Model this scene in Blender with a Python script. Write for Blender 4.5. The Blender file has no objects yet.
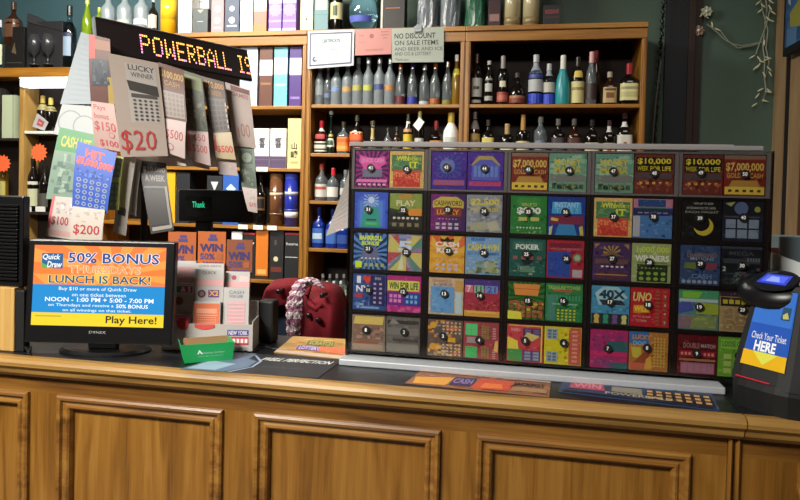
import bpy, bmesh, math, random
from mathutils import Vector, Matrix
random.seed(7)
SC = bpy.context.scene
COL = SC.collection
# ------------------------------------------------------------------ camera
FPX = 640.0; PSI = math.radians(10.7); PIT = math.radians(1.2); ROL = math.radians(1.35); PX, PY = 400.0, 202.4
CAM = Vector((0, -1.545, 1.558))
FW = Vector((-math.sin(PSI)*math.cos(PIT), math.cos(PSI)*math.cos(PIT), -math.sin(PIT)))
R0 = Vector((math.cos(PSI), math.sin(PSI), 0)); U0 = R0.cross(FW)
RT = R0*math.cos(ROL) + U0*math.sin(ROL); UP = U0*math.cos(ROL) - R0*math.sin(ROL)
def ray(u, v): return FW + RT*((u-PX)/FPX) - UP*((v-PY)/FPX)
def atT(u, v, t): return CAM + ray(u, v)*t
def atY(u, v, Y):
    d = ray(u, v); return CAM + d*((Y-CAM.y)/d.y)
def atZ(u, v, Z):
    d = ray(u, v); return CAM + d*((Z-CAM.z)/d.z)
def atX(u, v, X):
    d = ray(u, v); return CAM + d*((X-CAM.x)/d.x)
def depth(p): return (p-CAM).dot(FW)
cd = bpy.data.cameras.new('camera'); co = bpy.data.objects.new('camera', cd); COL.objects.link(co)
cd.sensor_fit = 'HORIZONTAL'; cd.sensor_width = 36; cd.lens = FPX/800*36
cd.shift_y = (PY-250)/800; cd.shift_x = (400-PX)/800; cd.clip_start = .05
m3 = Matrix((RT, UP, -FW)).transposed(); co.matrix_world = Matrix.Translation(CAM) @ m3.to_4x4()
SC.camera = co
# ------------------------------------------------------------------ materials
def lin(h):
    h = h.lstrip('#')
    if len(h) == 3: h = ''.join(c*2 for c in h)
    o = []
    for i in (0, 2, 4):
        c = int(h[i:i+2], 16)/255; o.append(c/12.92 if c <= .04045 else ((c+.055)/1.055)**2.4)
    return (o[0], o[1], o[2], 1)
MATS = {}
def base(name):
    m = bpy.data.materials.new(name); m.use_nodes = True
    return m, m.node_tree, m.node_tree.nodes['Principled BSDF']
def mat(name, hexc='888888', rough=.5, metal=0, trans=0, noise=.12, scale=30, emit=0, coat=0, ior=1.45, bump=0):
    if name in MATS: return MATS[name]
    m, nt, b = base(name); N = nt.nodes; L = nt.links; c = lin(hexc)
    tc = N.new('ShaderNodeTexCoord'); nz = N.new('ShaderNodeTexNoise'); nz.inputs['Scale'].default_value = scale; nz.inputs['Detail'].default_value = 4
    L.new(tc.outputs['Object'], nz.inputs['Vector'])
    mx = N.new('ShaderNodeMix'); mx.data_type = 'RGBA'
    mx.inputs[6].default_value = tuple(min(1, x*(1-noise)) for x in c[:3])+(1,); mx.inputs[7].default_value = tuple(min(1, x*(1+noise)) for x in c[:3])+(1,)
    L.new(nz.outputs['Fac'], mx.inputs[0]); L.new(mx.outputs[2], b.inputs['Base Color'])
    b.inputs['Roughness'].default_value = rough; b.inputs['Metallic'].default_value = metal
    b.inputs['Transmission Weight'].default_value = trans; b.inputs['IOR'].default_value = ior; b.inputs['Coat Weight'].default_value = coat
    if emit:
        b.inputs['Emission Color'].default_value = c; b.inputs['Emission Strength'].default_value = emit
    if bump:
        bp = N.new('ShaderNodeBump'); bp.inputs['Strength'].default_value = bump; bp.inputs['Distance'].default_value = .004
        L.new(nz.outputs['Fac'], bp.inputs['Height']); L.new(bp.outputs['Normal'], b.inputs['Normal'])
    MATS[name] = m; return m
def wood(name, c1, c2, c3, axis, rough=.35, coat=.3):
    m, nt, b = base(name); N = nt.nodes; L = nt.links
    tc = N.new('ShaderNodeTexCoord'); mp = N.new('ShaderNodeMapping'); s = [22, 22, 22]; s['XYZ'.index(axis)] = 1.6
    mp.inputs['Scale'].default_value = s; L.new(tc.outputs['Object'], mp.inputs['Vector'])
    n1 = N.new('ShaderNodeTexNoise'); n1.inputs['Scale'].default_value = 1.0; n1.inputs['Detail'].default_value = 5; n1.inputs['Distortion'].default_value = 1.2
    L.new(mp.outputs[0], n1.inputs['Vector'])
    mp2 = N.new('ShaderNodeMapping'); s2 = [190, 190, 190]; s2['XYZ'.index(axis)] = 5
    mp2.inputs['Scale'].default_value = s2; L.new(tc.outputs['Object'], mp2.inputs['Vector'])
    n2 = N.new('ShaderNodeTexNoise'); n2.inputs['Scale'].default_value = 1.0; n2.inputs['Detail'].default_value = 3; L.new(mp2.outputs[0], n2.inputs['Vector'])
    mixf = N.new('ShaderNodeMath'); mixf.operation = 'MULTIPLY_ADD'; L.new(n2.outputs['Fac'], mixf.inputs[0]); mixf.inputs[1].default_value = .35
    L.new(n1.outputs['Fac'], mixf.inputs[2])
    cr = N.new('ShaderNodeValToRGB'); e = cr.color_ramp.elements
    e[0].position = .42; e[0].color = lin(c1); e[1].position = .86; e[1].color = lin(c3)
    k = e.new(.64); k.color = lin(c2)
    L.new(mixf.outputs[0], cr.inputs['Fac']); L.new(cr.outputs['Color'], b.inputs['Base Color'])
    b.inputs['Roughness'].default_value = rough; b.inputs['Coat Weight'].default_value = coat; b.inputs['Coat Roughness'].default_value = .25
    bp = N.new('ShaderNodeBump'); bp.inputs['Strength'].default_value = .15; bp.inputs['Distance'].default_value = .001
    L.new(n2.outputs['Fac'], bp.inputs['Height']); L.new(bp.outputs['Normal'], b.inputs['Normal'])
    MATS[name] = m; return m
def printmat(name, rough=.45, emit=0, coat=0, metal=0):
    m, nt, b = base(name); N = nt.nodes; L = nt.links
    a = N.new('ShaderNodeAttribute'); a.attribute_name = 'Col'
    L.new(a.outputs['Color'], b.inputs['Base Color']); b.inputs['Roughness'].default_value = rough
    b.inputs['Coat Weight'].default_value = coat; b.inputs['Metallic'].default_value = metal
    if emit:
        L.new(a.outputs['Color'], b.inputs['Emission Color']); b.inputs['Emission Strength'].default_value = emit
        dk = N.new('ShaderNodeRGB'); dk.outputs[0].default_value = (.01, .01, .01, 1); L.new(dk.outputs[0], b.inputs['Base Color'])
    MATS[name] = m; return m
PRINT = printmat('printed_paper', .5); GLOSS = printmat('glossy_print', .22, coat=.5); FOIL = printmat('ticket_print', .38, coat=.25)
SCREEN = printmat('lit_screen', .3, emit=1.25); LED = printmat('lit_led', .3, emit=3.2)
OAKH = wood('oak_rail', '4e3015', '6c4719', '7f5825', 'X'); OAKV = wood('oak_panel', '583811', '7a511b', '8c6329', 'Z')
NOSE = wood('oak_nosing', '684820', '8c6830', 'a07c40', 'X', .5, .12)
SHW = wood('shelf_oak', '7a4e18', '966420', 'a8762c', 'X', .4, .2); SHV = wood('shelf_oak_upright', '7a4e18', '986622', 'aa782e', 'Z', .4, .2)
PINE = wood('light_wood', '8c6834', 'a88246', 'b89456', 'Z', .45, .1)
CASE = wood('casing_wood', '7d6246', '957856', 'a58a66', 'Z', .5, .1)
DKBRN = mat('dark_brown_back', '20150e', .7); BLK = mat('black_plastic', '0e0e10', .32); BLKM = mat('matte_black', '0d0d0e', .6)
LAM = mat('black_laminate', '15161a', .38, noise=.2, scale=300)
def clear(name, tint='ffffff', fac=.08):
    m = bpy.data.materials.new(name); m.use_nodes = True; nt = m.node_tree; N = nt.nodes; L = nt.links
    N.remove(N['Principled BSDF']); o = N['Material Output']
    t = N.new('ShaderNodeBsdfTransparent'); t.inputs[0].default_value = lin(tint); g = N.new('ShaderNodeBsdfGlossy'); g.inputs['Roughness'].default_value = .12
    lw = N.new('ShaderNodeLayerWeight'); lw.inputs['Blend'].default_value = .25
    ma = N.new('ShaderNodeMath'); ma.operation = 'MULTIPLY_ADD'; ma.inputs[1].default_value = .5; ma.inputs[2].default_value = fac; L.new(lw.outputs['Fresnel'], ma.inputs[0])
    x = N.new('ShaderNodeMixShader'); L.new(ma.outputs[0], x.inputs[0]); L.new(t.outputs[0], x.inputs[1]); L.new(g.outputs[0], x.inputs[2]); L.new(x.outputs[0], o.inputs[0])
    MATS[name] = m; return m
ACR = clear('clear_acrylic', 'f4f4f4', .035); SMOKE = clear('smoked_acrylic', 'a09894', .10)
def glass(name, tint, rough=.05):
    m, nt, b = base(name); b.inputs['Base Color'].default_value = lin(tint); b.inputs['Transmission Weight'].default_value = 1.0
    b.inputs['Roughness'].default_value = rough; b.inputs['IOR'].default_value = 1.4; MATS[name] = m; return m
GL = dict(clear=mat('clear_spirit_glass', 'a4b0b6', .14, trans=.78), frost=mat('frosted_glass', 'aebac2', .3, trans=.6), blue=glass('blue_glass', '2b5fb4', .08), green=glass('green_glass', '1e4a24'),
          dark=mat('dark_glass', '0e0b09', .12, coat=.3), brown=mat('brown_glass', '2a150a', .12, coat=.3), amber=glass('amber_glass', 'b0601c'), teal=mat('teal_glass', '2a8a92', .3),
          cobalt=mat('cobalt_glass', '16308a', .15, coat=.4), white=mat('white_ceramic', 'dfe2e0', .3), dkgreen=mat('dark_green_glass', '10201a', .12, coat=.3), ltblue=glass('pale_blue_glass', 'a8c8d8'), gold=mat('amber_spirit', '8a6a20', .15, trans=.3), lime=mat('green_wine_glass', '7d9a18', .1, trans=.4))
# ------------------------------------------------------------------ mesh builder
ORG = {}
class MB:
    def __init__(s): s.v = []; s.f = []; s.c = []
    def face(s, idx, col='888888'): s.f.append(tuple(idx)); s.c.append(col)
    def poly(s, pts, col='888888'):
        n = len(s.v); s.v += [Vector(p) for p in pts]; s.face(range(n, n+len(pts)), col)
    def hexa(s, a, b, col='888888'):      # a,b: two quads (same winding) joined
        n = len(s.v); s.v += [Vector(p) for p in a]+[Vector(p) for p in b]
        s.face((n, n+1, n+2, n+3), col); s.face((n+7, n+6, n+5, n+4), col)
        for i in range(4):
            j = (i+1) % 4; s.face((n+j, n+i, n+4+i, n+4+j), col)
    def box(s, x0, x1, y0, y1, z0, z1, col='888888'):
        s.hexa([(x0, y0, z0), (x1, y0, z0), (x1, y0, z1), (x0, y0, z1)], [(x0, y1, z0), (x1, y1, z0), (x1, y1, z1), (x0, y1, z1)], col)
    def loft(s, rings, cols='888888', cap=True, closed=True):
        n0 = len(s.v); k = len(rings[0])
        for r in rings: s.v += [Vector(p) for p in r]
        for i in range(len(rings)-1):
            c = cols if isinstance(cols, str) else cols[i]
            for j in range(k if closed else k-1):
                a = n0+i*k+j; b = n0+i*k+(j+1) % k
                s.face((a, b, b+k, a+k), c)
        if cap:
            c = cols if isinstance(cols, str) else cols[0]
            s.face([n0+j for j in range(k)][::-1], c); s.face([n0+(len(rings)-1)*k+j for j in range(k)], c if isinstance(cols, str) else cols[-1])
    def tube(s, path, r, seg=8, col='888888'):
        path = [Vector(p) for p in path]; rings = []; up = Vector((0, 0, 1))
        for i, p in enumerate(path):
            d = (path[min(i+1, len(path)-1)]-path[max(i-1, 0)]).normalized()
            a = d.cross(up); a = a.normalized() if a.length > .05 else d.cross(Vector((1, 0, 0))).normalized(); b = a.cross(d)
            rr = r[i] if isinstance(r, (list, tuple)) else r
            rings.append([p+a*(rr*math.cos(2*math.pi*j/seg))+b*(rr*math.sin(2*math.pi*j/seg)) for j in range(seg)])
        s.loft(rings, col)
    def build(s, name, m, parent=None, smooth=False, bevel=0, origin=None, auto=None):
        o0 = ORG[parent.name] if parent is not None else (Vector(origin) if origin is not None else s.basept())
        me = bpy.data.meshes.new(name); me.from_pydata([v-o0 for v in s.v], [], s.f); me.materials.append(m)
        a = me.color_attributes.new('Col', 'FLOAT_COLOR', 'CORNER'); i = 0; buf = []
        for f, c in zip(s.f, s.c): buf += list(lin(c))*len(f)
        a.data.foreach_set('color', buf)
        if smooth: me.polygons.foreach_set('use_smooth', [True]*len(me.polygons))
        me.update(); o = bpy.data.objects.new(name, me); COL.objects.link(o)
        if parent is not None: o.parent = parent
        else: o.location = o0
        ORG[o.name] = o0
        if bevel:
            b = o.modifiers.new('bevel', 'BEVEL'); b.width = bevel; b.segments = 2; b.limit_method = 'ANGLE'
        return o
    def basept(s):
        xs = [v.x for v in s.v]; ys = [v.y for v in s.v]; zs = [v.z for v in s.v]
        return Vector(((min(xs)+max(xs))/2, (min(ys)+max(ys))/2, min(zs)))
def tag(o, label=None, cat=None, group=None, kind=None):
    if label: o['label'] = label
    if cat: o['category'] = cat
    if group: o['group'] = group
    if kind: o['kind'] = kind
    return o
def empty(name, loc, label, cat, group=None):
    o = bpy.data.objects.new(name, None); COL.objects.link(o); o.location = loc; o.empty_display_size = .05; ORG[o.name] = Vector(loc)
    return tag(o, label, cat, group)
def struct(name, mb, m, **k):
    o = mb.build(name, m, **k); o['kind'] = 'structure'; return o
def boxo(name, m, x0, x1, y0, y1, z0, z1, parent=None, bevel=.002, **k):
    b = MB(); b.box(x0, x1, y0, y1, z0, z1); return b.build(name, m, parent, bevel=bevel, **k)
# ------------------------------------------------------------------ text and flat art
TX = {}
def text_mesh(t, bold=0.0, shear=0.0):
    k = (t, bold, shear)
    if k not in TX:
        cu = bpy.data.curves.new('lettering', 'FONT'); cu.body = t; cu.resolution_u = 2; cu.offset = bold; cu.shear = shear
        ob = bpy.data.objects.new('lettering', cu); COL.objects.link(ob)
        dg = bpy.context.evaluated_depsgraph_get(); me = ob.evaluated_get(dg).to_mesh()
        vs = [(v.co.x, v.co.y) for v in me.vertices]; fs = [tuple(p.vertices) for p in me.polygons]
        ob.evaluated_get(dg).to_mesh_clear(); bpy.data.objects.remove(ob); bpy.data.curves.remove(cu)
        if not vs: vs = [(0, 0), (1, 0), (1, 1)]; fs = []
        x0 = min(v[0] for v in vs); x1 = max(v[0] for v in vs); y0 = min(v[1] for v in vs); y1 = max(v[1] for v in vs)
        TX[k] = ([((x-x0)/(x1-x0+1e-9), (y-y0)/(y1-y0+1e-9)) for x, y in vs], fs)
    return TX[k]
class Quad:      # bilinear patch, s to the right, t down
    def __init__(q, tl, tr, br, bl, bow=0.0):
        q.p = [Vector(x) for x in (tl, tr, br, bl)]; q.bow = bow
        q.n = (q.p[1]-q.p[0]).cross(q.p[3]-q.p[0]).normalized()
        if q.n.dot(CAM-q.p[0]) < 0: q.n = -q.n
        q.w = ((q.p[1]-q.p[0]).length+(q.p[2]-q.p[3]).length)/2; q.h = ((q.p[3]-q.p[0]).length+(q.p[2]-q.p[1]).length)/2
    def __call__(q, s, t, off=0.0):
        p = q.p[0]*(1-s)*(1-t)+q.p[1]*s*(1-t)+q.p[2]*s*t+q.p[3]*(1-s)*t
        return p+q.n*(off+q.bow*math.sin(math.pi*t))
def art(mb, Q, ops, eps=.00022, off0=.0003):
    off = off0
    for op in ops:
        k = op[0]; off += eps
        if k == 'r':
            _, a, b, c, d, col = op; n = max(1, round(14*(d-b))) if Q.bow else 1
            for i in range(n):
                t0 = b+(d-b)*i/n; t1 = b+(d-b)*(i+1)/n
                mb.poly([Q(a, t0, off), Q(a, t1, off), Q(c, t1, off), Q(c, t0, off)], col)
        elif k == 't':
            _, tx, a, b, c, d, col = op[:7]; bold = (op[7] if len(op) > 7 else .02)*.6; sh = op[8] if len(op) > 8 else 0
            vs, fs = text_mesh(tx, bold, sh); n = len(mb.v)
            mb.v += [Q(a+(c-a)*x, d+(b-d)*y, off) for x, y in vs]
            for f in fs: mb.face([n+i for i in f], col)
        elif k == 'c':
            _, x, y, r, col = op[:5]; n = 20; asp = Q.h/Q.w
            mb.poly([Q(x+r*asp*math.cos(-2*math.pi*i/n), y+r*math.sin(-2*math.pi*i/n), off) for i in range(n)], col)
        elif k == 'b':
            _, x, y, n, col = op[:5]; a, b, c, d = op[5] if len(op) > 5 else (0, 0, 1, 1)
            def edge(an):
                dx, dy = math.cos(an), math.sin(an); tt = 9
                if dx > 1e-6: tt = min(tt, (c-x)/dx)
                if dx < -1e-6: tt = min(tt, (a-x)/dx)
                if dy > 1e-6: tt = min(tt, (d-y)/dy)
                if dy < -1e-6: tt = min(tt, (b-y)/dy)
                return x+dx*tt, y+dy*tt
            for i in range(n):
                a0 = 2*math.pi*i/n; a1 = 2*math.pi*(i+.5)/n
                e0 = edge(a0); e1 = edge(a1); mb.poly([Q(x, y, off), Q(e1[0], e1[1], off), Q(e0[0], e0[1], off)], col)
        elif k == 'p':
            _, pts, col = op; mb.poly([Q(s, t, off) for s, t in pts], col)
        elif k == 'g':
            _, a, b, c, d, nx, ny, fill, col = op
            for i in range(nx):
                for j in range(ny):
                    w = (c-a)/nx; h = (d-b)/ny; m = (1-fill)/2; x = a+w*i; y = b+h*j
                    mb.poly([Q(x+w*m, y+h*m, off), Q(x+w*m, y+h*(1-m), off), Q(x+w*(1-m), y+h*(1-m), off), Q(x+w*(1-m), y+h*m, off)], col)
        elif k == 'd':
            _, a, b, c, d, nx, ny, fill, col = op
            for i in range(nx):
                for j in range(ny):
                    w = (c-a)/nx; h = (d-b)/ny; x = a+w*(i+.5); y = b+h*(j+.5)
                    mb.poly([Q(x+w*fill*.5*math.cos(-2*math.pi*q/8), y+h*fill*.5*math.sin(-2*math.pi*q/8), off) for q in range(8)], col)
        elif k == 'st':
            _, x, y, r, n, col = op; asp = Q.h/Q.w
            pts = []
            for i in range(2*n):
                rr = r*(1 if i % 2 == 0 else .78); an = -math.pi*i/n; pts.append(Q(x+rr*asp*math.cos(an), y+rr*math.sin(an), off))
            c0 = Q(x, y, off)
            for i in range(2*n): mb.poly([c0, pts[i], pts[(i+1) % (2*n)]], col)
        elif k == 'z':      # scattered flecks, nobody reads them
            _, a, b, c, d, cnt, size, cols = op
            rnd = random.Random(int(a*100+b*1000+cnt))
            for i in range(cnt):
                x = a+(c-a)*rnd.random(); y = b+(d-b)*rnd.random(); w = size*(.5+rnd.random()); h = size*(.3+.7*rnd.random()); cc = cols[rnd.randrange(len(cols))]
                x1 = min(x+w, c); y1 = min(y+h, d); o2 = off+rnd.random()*eps*.8
                mb.poly([Q(x, y, o2), Q(x, y1, o2), Q(x1, y1, o2), Q(x1, y, o2)], cc)
def slab(mb, Q, th, col, nt=14):      # the sheet itself, with thickness
    ft = [(s, t) for t in [i/nt for i in range(nt+1)] for s in (0, 1)]
    n = len(mb.v); mb.v += [Q(s, t, 0) for s, t in ft]+[Q(s, t, -th) for s, t in ft]; k = len(ft)
    for i in range(nt):
        a = n+2*i; mb.face((a, a+2, a+3, a+1), col); mb.face((a+k, a+k+1, a+k+3, a+k+2), col)
        mb.face((a, a+k, a+k+2, a+2), col); mb.face((a+1, a+3, a+k+3, a+k+1), col)
    mb.face((n, n+1, n+k+1, n+k), col); e = n+2*nt; mb.face((e, e+k, e+k+1, e+1), col)
def sheet(name, Q, base_col, ops, th=.0008, m=None, parent=None, label=None, cat=None, group=None):
    mb = MB(); slab(mb, Q, th, base_col); art(mb, Q, ops); o = mb.build(name, m or PRINT, parent)
    return tag(o, label, cat, group) if label else o
def pq(c, tt, tb=None, bow=0):      # four pixel corners TL,TR,BR,BL at depth(s) -> a patch in the room
    tb = tt if tb is None else tb
    if not isinstance(tt, tuple): tt = (tt, tt)
    if not isinstance(tb, tuple): tb = (tb, tb)
    return Quad(atT(*c[0], tt[0]), atT(*c[1], tt[1]), atT(*c[2], tb[1]), atT(*c[3], tb[0]), bow)
# ------------------------------------------------------------------ the room
CT = 1.07; SHY = 2.15; WY = 2.5
WALLX = atY(774, 120, WY).x
XL = -4.6; YF = -3.6; CEIL = 3.3
GREEN = mat('green_wall_paint', '4a5e53', .6, noise=.1, scale=8, bump=.1)
TEALW = mat('teal_wall_paint', '3a5862', .5, noise=.15, scale=5)
BEIGE = mat('beige_wall_paint', '8c7c68', .7); TILE = mat('floor_vinyl', '6b5f52', .5); CEILM = mat('ceiling_tile', 'c8c4ba', .8)
def wallbox(name, m, *a):
    b = MB(); b.box(*a); return struct(name, b, m)
wallbox('floor', TILE, XL, WALLX, YF, WY, -.1, 0); wallbox('ceiling', CEILM, XL, WALLX, YF, WY, CEIL, CEIL+.1)
xm = atY(180, 10, WY).x
wallbox('wall_back', GREEN, xm, WALLX, WY, WY+.1, 0, CEIL); wallbox('wall_back.001', TEALW, XL, xm, WY, WY+.1, 0, CEIL)
wallbox('wall_left', BEIGE, XL-.1, XL, YF, WY, 0, CEIL); wallbox('wall_front', BEIGE, XL, WALLX, YF-.1, YF, 0, CEIL)
RED = mat('brown_red_wall', '4a2f1f', .6)
wallbox('wall_right', RED, WALLX, WALLX+.1, YF, WY, 0, CEIL)
# right-hand door casing on the side wall: two wooden jambs, a dark strip painting the shaded gap between
def ycol(u): return atX(u, 100, WALLX-.008).y
y1, y2, y3, y4 = WY-.002, ycol(784.5), ycol(789.5), ycol(800)
wallbox('trim_1', CASE, WALLX-.008, WALLX-.001, y2, y1, 0, CEIL-.02)
wallbox('gap_shade_strip', mat('dark_gap', '0c0908', .8), WALLX-.004, WALLX-.001, y3, y2, 0, CEIL-.02)
wallbox('trim_2', CASE, WALLX-.008, WALLX-.001, y3-.14, y3, 0, CEIL-.02)
# dark doorway in the back wall beside the shelving, brown casing at its right
xa, xb, xc = atY(664, 60, WY).x, atY(686, 60, WY).x, atY(699, 60, WY).x
NAVY = mat('navy_door_paint', '10141d', .5); DBR = mat('dark_casing', '2a1c15', .5)
wallbox('door_1', NAVY, xa, xb, WY-.03, WY-.002, 0, CEIL-.05)
b = MB(); b.box(xb, xb+.035, WY-.05, WY-.002, 0, CEIL-.05); b.box(xb+.035, xc, WY-.035, WY-.002, 0, CEIL-.05); struct('trim_3', b, DBR)
# ------------------------------------------------------------------ shelving
SZ = dict(cap=2.497, a=2.055, b=1.762, c=1.476, d=1.188, e=.89)
def shelf_unit(label, x0, x1, levels, top, w0=.028, w1=.028, capov=.0):
    r = empty('shelf_unit', ((x0+x1)/2, SHY+.15, 0), label, 'shelf unit')
    for xx0, xx1 in ((x0, x0+w0), (x1-w1, x1)):
        b = MB(); b.box(xx0, xx1, SHY, WY-.01, 0, top-.012); b.box(xx0+.008, xx1-.006, SHY-.006, SHY, 0, top-.075); b.build('side_panel', SHV, r, bevel=.0015)
    boxo('back_panel', DKBRN, x0+w0, x1-w1, WY-.03, WY-.011, 0, top-.02, r)
    for z in levels: boxo('shelf', SHW, x0+w0, x1-w1, SHY+.004, WY-.03, z-.02, z, r)
    b = MB(); b.box(x0, x1, SHY-.008, SHY+.014, top-.085, top-.028); b.box(x0, x1, SHY-.02, WY-.011, top-.028, top); b.build('cornice', SHW, r, bevel=.003)
    boxo('kick_board', SHW, x0+w0, x1-w1, SHY+.01, SHY+.03, 0, .10, r)
    return r
XA, XB, XC, XD = atY(97, 120, SHY).x, -1.285, -.335, .654
shelf_unit('oak shelf unit full of boxed liquor behind the hanging tickets', XA, XB-.001, (2.046, 1.667, 1.31, .98, .55), SZ['cap'], .03, .03)
shelf_unit('oak bottle shelf unit with three paper notices on its top rail', XB, XC-.001, (2.055, 1.762, 1.476, 1.188, .89, .5), SZ['cap'])
shelf_unit('oak bottle shelf unit standing next to the dark doorway', XC, XD, (2.055, 1.762, 1.44, 1.1, .6), SZ['cap'])
# left wall unit: lower top, pale wood upright, bright white lamp below its top board
LX0, LX1, LT = -4.1, XA-.004, 2.295
lu = empty('shelf_unit', ((LX0+LX1)/2, SHY+.15, 0), 'wide pale wood shelf unit at far left with a white lamp under its top', 'shelf unit')
boxo('top_board', SHW, LX0, LX1, SHY-.02, WY-.01, LT-.06, LT, lu, .004)
xp0, xp1 = atY(19, 150, SHY).x, atY(26, 150, SHY).x
for x0 in (LX0, xp0, LX1-.03): boxo('side_panel', PINE, x0, x0+.035 if x0 == xp0 else x0+.03, SHY, WY-.01, 0, LT-.06, lu)
boxo('back_panel', DKBRN, LX0+.031, xp0-.001, SHY+.13, SHY+.145, 0, LT-.062, lu); boxo('back_panel', DKBRN, xp0+.036, LX1-.031, SHY+.13, SHY+.145, 0, LT-.062, lu)
LZ1, LZ2 = atY(40, 131, SHY).z, atY(40, 212, SHY).z
WSH = mat('white_shelf', 'd8dcd8', .4)
for z, m in ((LZ1, WSH), (LZ2, DKBRN), (.9, DKBRN)):
    boxo('shelf', m, xp0+.036, LX1-.031, SHY+.003, SHY+.129, z-.018, z, lu)
LZ0 = atY(10, 138, SHY).z
for z in (LZ0, atY(10, 205, SHY).z, .9): boxo('shelf', DKBRN, LX0+.031, xp0-.001, SHY+.003, SHY+.129, z-.018, z, lu)
TUBE = mat('lit_tube', 'f4f8ff', .4, emit=2.6)
a = atY(14, 79, SHY-.06); c = atY(100, 79, SHY-.06)
lamp = empty('strip_lamp', (a+c)/2, 'long white fluorescent strip lamp glowing under the left shelf top', 'lamp')
boxo('housing', WSH, a.x, c.x, SHY-.02, SHY+.05, LT-.075, LT-.061, lamp)
boxo('diffuser', TUBE, a.x+.01, c.x-.01, SHY-.025, SHY+.055, LT-.125, LT-.076, lamp, .008)
# ------------------------------------------------------------------ bottles, boxes, tins
PRF = dict(
 wine=[(.96, 0), (1, .02), (1, .58), (.9, .66), (.42, .78), (.34, .84), (.33, 1)],
 vodka=[(.94, 0), (1, .02), (1, .56), (.93, .64), (.46, .74), (.36, .8), (.34, 1)],
 cognac=[(.9, 0), (1, .05), (1, .34), (.85, .48), (.42, .62), (.28, .7), (.26, 1)],
 cone=[(.96, 0), (1, .03), (1, .3), (.88, .48), (.5, .68), (.38, .78), (.34, 1)],
 slim=[(.96, 0), (1, .02), (.98, .5), (.85, .62), (.45, .76), (.38, .84), (.36, 1)],
 malibu=[(.85, 0), (.97, .08), (1, .3), (1, .46), (.9, .58), (.58, .7), (.36, .77), (.34, 1)],
 squat=[(.96, 0), (1, .03), (1, .5), (.92, .6), (.4, .7), (.3, .76), (.3, 1)],
 taper=[(.7, 0), (.8, .1), (1, .6), (.9, .7), (.4, .8), (.33, .85), (.32, 1)],
 globe=[(.45, 0), (.62, .01), (.9, .12), (1, .28), (.93, .45), (.7, .6), (.35, .7), (.2, .76), (.18, 1)],
 pear=[(1, 0), (1, .06), (.86, .25), (.45, .42), (.3, .52), (.28, .8), (.36, .82), (.36, 1)],
 jar=[(.9, 0), (1, .05), (1, .8), (.8, .9), (.7, .92), (.7, 1)])
def ringpts(cx, cy, z, r, sq, seg):
    out = []
    for j in range(seg):
        a = 2*math.pi*(j+.5)/seg; ca, sa = math.cos(a), math.sin(a)
        k = 1/((abs(ca)**sq+abs(sa)**sq)**(1/sq)) if sq > 2 else 1
        out.append(Vector((cx+r*k*ca, cy+r*k*sa, z)))
    return out
def prof_r(p, f):
    for (r0, z0), (r1, z1) in zip(p, p[1:]):
        if z0 <= f <= z1: return r0+(r1-r0)*(f-z0)/(z1-z0+1e-9)
    return p[-1][0]
def bottle(label, u, w, vtop, z, kind='vodka', body='dark', cap='222222', capf=.86, bands=(), group=None, sq=2, Y=None, name='liquor_bottle', cat='bottle', hgt=None, texts=(), capr=1.25, back=0.0):
    Y = SHY+.07+back if Y is None else Y
    p0 = atY(u, vtop, Y); px = FPX/depth(p0); R = w/2/px; x = p0.x; H = (p0.z-z) if hgt is None else hgt
    z += .0005
    prof = PRF[kind]; seg = 20 if w > 8 else 14
    r = empty(name, (x, Y, z), label, cat, group)
    mb = MB(); rings = []
    pr = [(a, b) for a, b in prof if b < capf]+[(prof_r(prof, capf), capf)]
    for a, b in pr: rings.append(ringpts(x, Y, z+H*b, R*a, sq if a > .6 else 2, seg))
    mb.loft(rings); mb.build('glass_body', GL[body] if isinstance(body, str) else body, r, smooth=True)
    cr = prof_r(prof, .99)*R*capr; z0, z1 = z+H*(capf-.012), z+H
    mb = MB(); mb.loft([ringpts(x, Y, z0+(z1-z0)*f, cr*g, 2, 12) for f, g in ((0, .96), (.04, 1), (.93, 1), (1, .88))], cap); mb.build('cap', GLOSS, r, smooth=False)
    grp = []
    for bd in bands:
        for g_ in grp:
            if bd[0] >= g_[0][0]-1e-6 and bd[1] <= g_[0][1]+1e-6: g_.append(bd); break
        else: grp.append([bd])
    for g_ in grp:
        mb = MB()
        for i, (f0, f1, ang, col) in enumerate(g_):
            off = .0006+.0005*i; n = 14; cols = []
            for f in [f0+(f1-f0)*q/3 for q in range(4)]:
                rr = R*prof_r(prof, f); row = []
                for j in range(n+1):
                    an = -math.pi/2+math.radians(ang)*(2*j/n-1); ca, sa = math.cos(an), math.sin(an); s_ = sq if prof_r(prof, f) > .6 else 2
                    k = 1/((abs(ca)**s_+abs(sa)**s_)**(1/s_)) if s_ > 2 else 1
                    row.append(Vector((x+(rr*k+off)*ca, Y+(rr*k+off)*sa, z+H*f)))
                cols.append(row)
            for q in range(3):
                for j in range(n):
                    k = len(mb.v); mb.v += [cols[q][j], cols[q][j+1], cols[q+1][j+1], cols[q+1][j]]; mb.face((k, k+1, k+2, k+3), col)
        mb.build('paper_label', PRINT, r, smooth=True)
    return r
def carton(label, u0, u1, vtop, z, col, ops=(), group=None, Y=None, dep=.09, name='gift_box', cat='box', m=None, lift=0, hgt=None, yaw=0):
    Y = SHY+.025 if Y is None else Y
    a = atY(u0, vtop, Y); c = atY(u1, vtop, Y); x0, x1 = a.x+.0008, c.x-.0008; H = (a.z+c.z)/2 - z if hgt is None else hgt; z += .0005+lift
    mb = MB(); mb.box(x0, x1, Y, Y+dep, z, z+H, col); o = mb.build(name, m or PRINT, bevel=.0012); tag(o, label, cat, group)
    if ops:
        Q = Quad((x0, Y-.0001, z+H), (x1, Y-.0001, z+H), (x1, Y-.0001, z), (x0, Y-.0001, z)); mb = MB(); art(mb, Q, ops); mb.build('front_print', PRINT, o)
    return o
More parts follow.
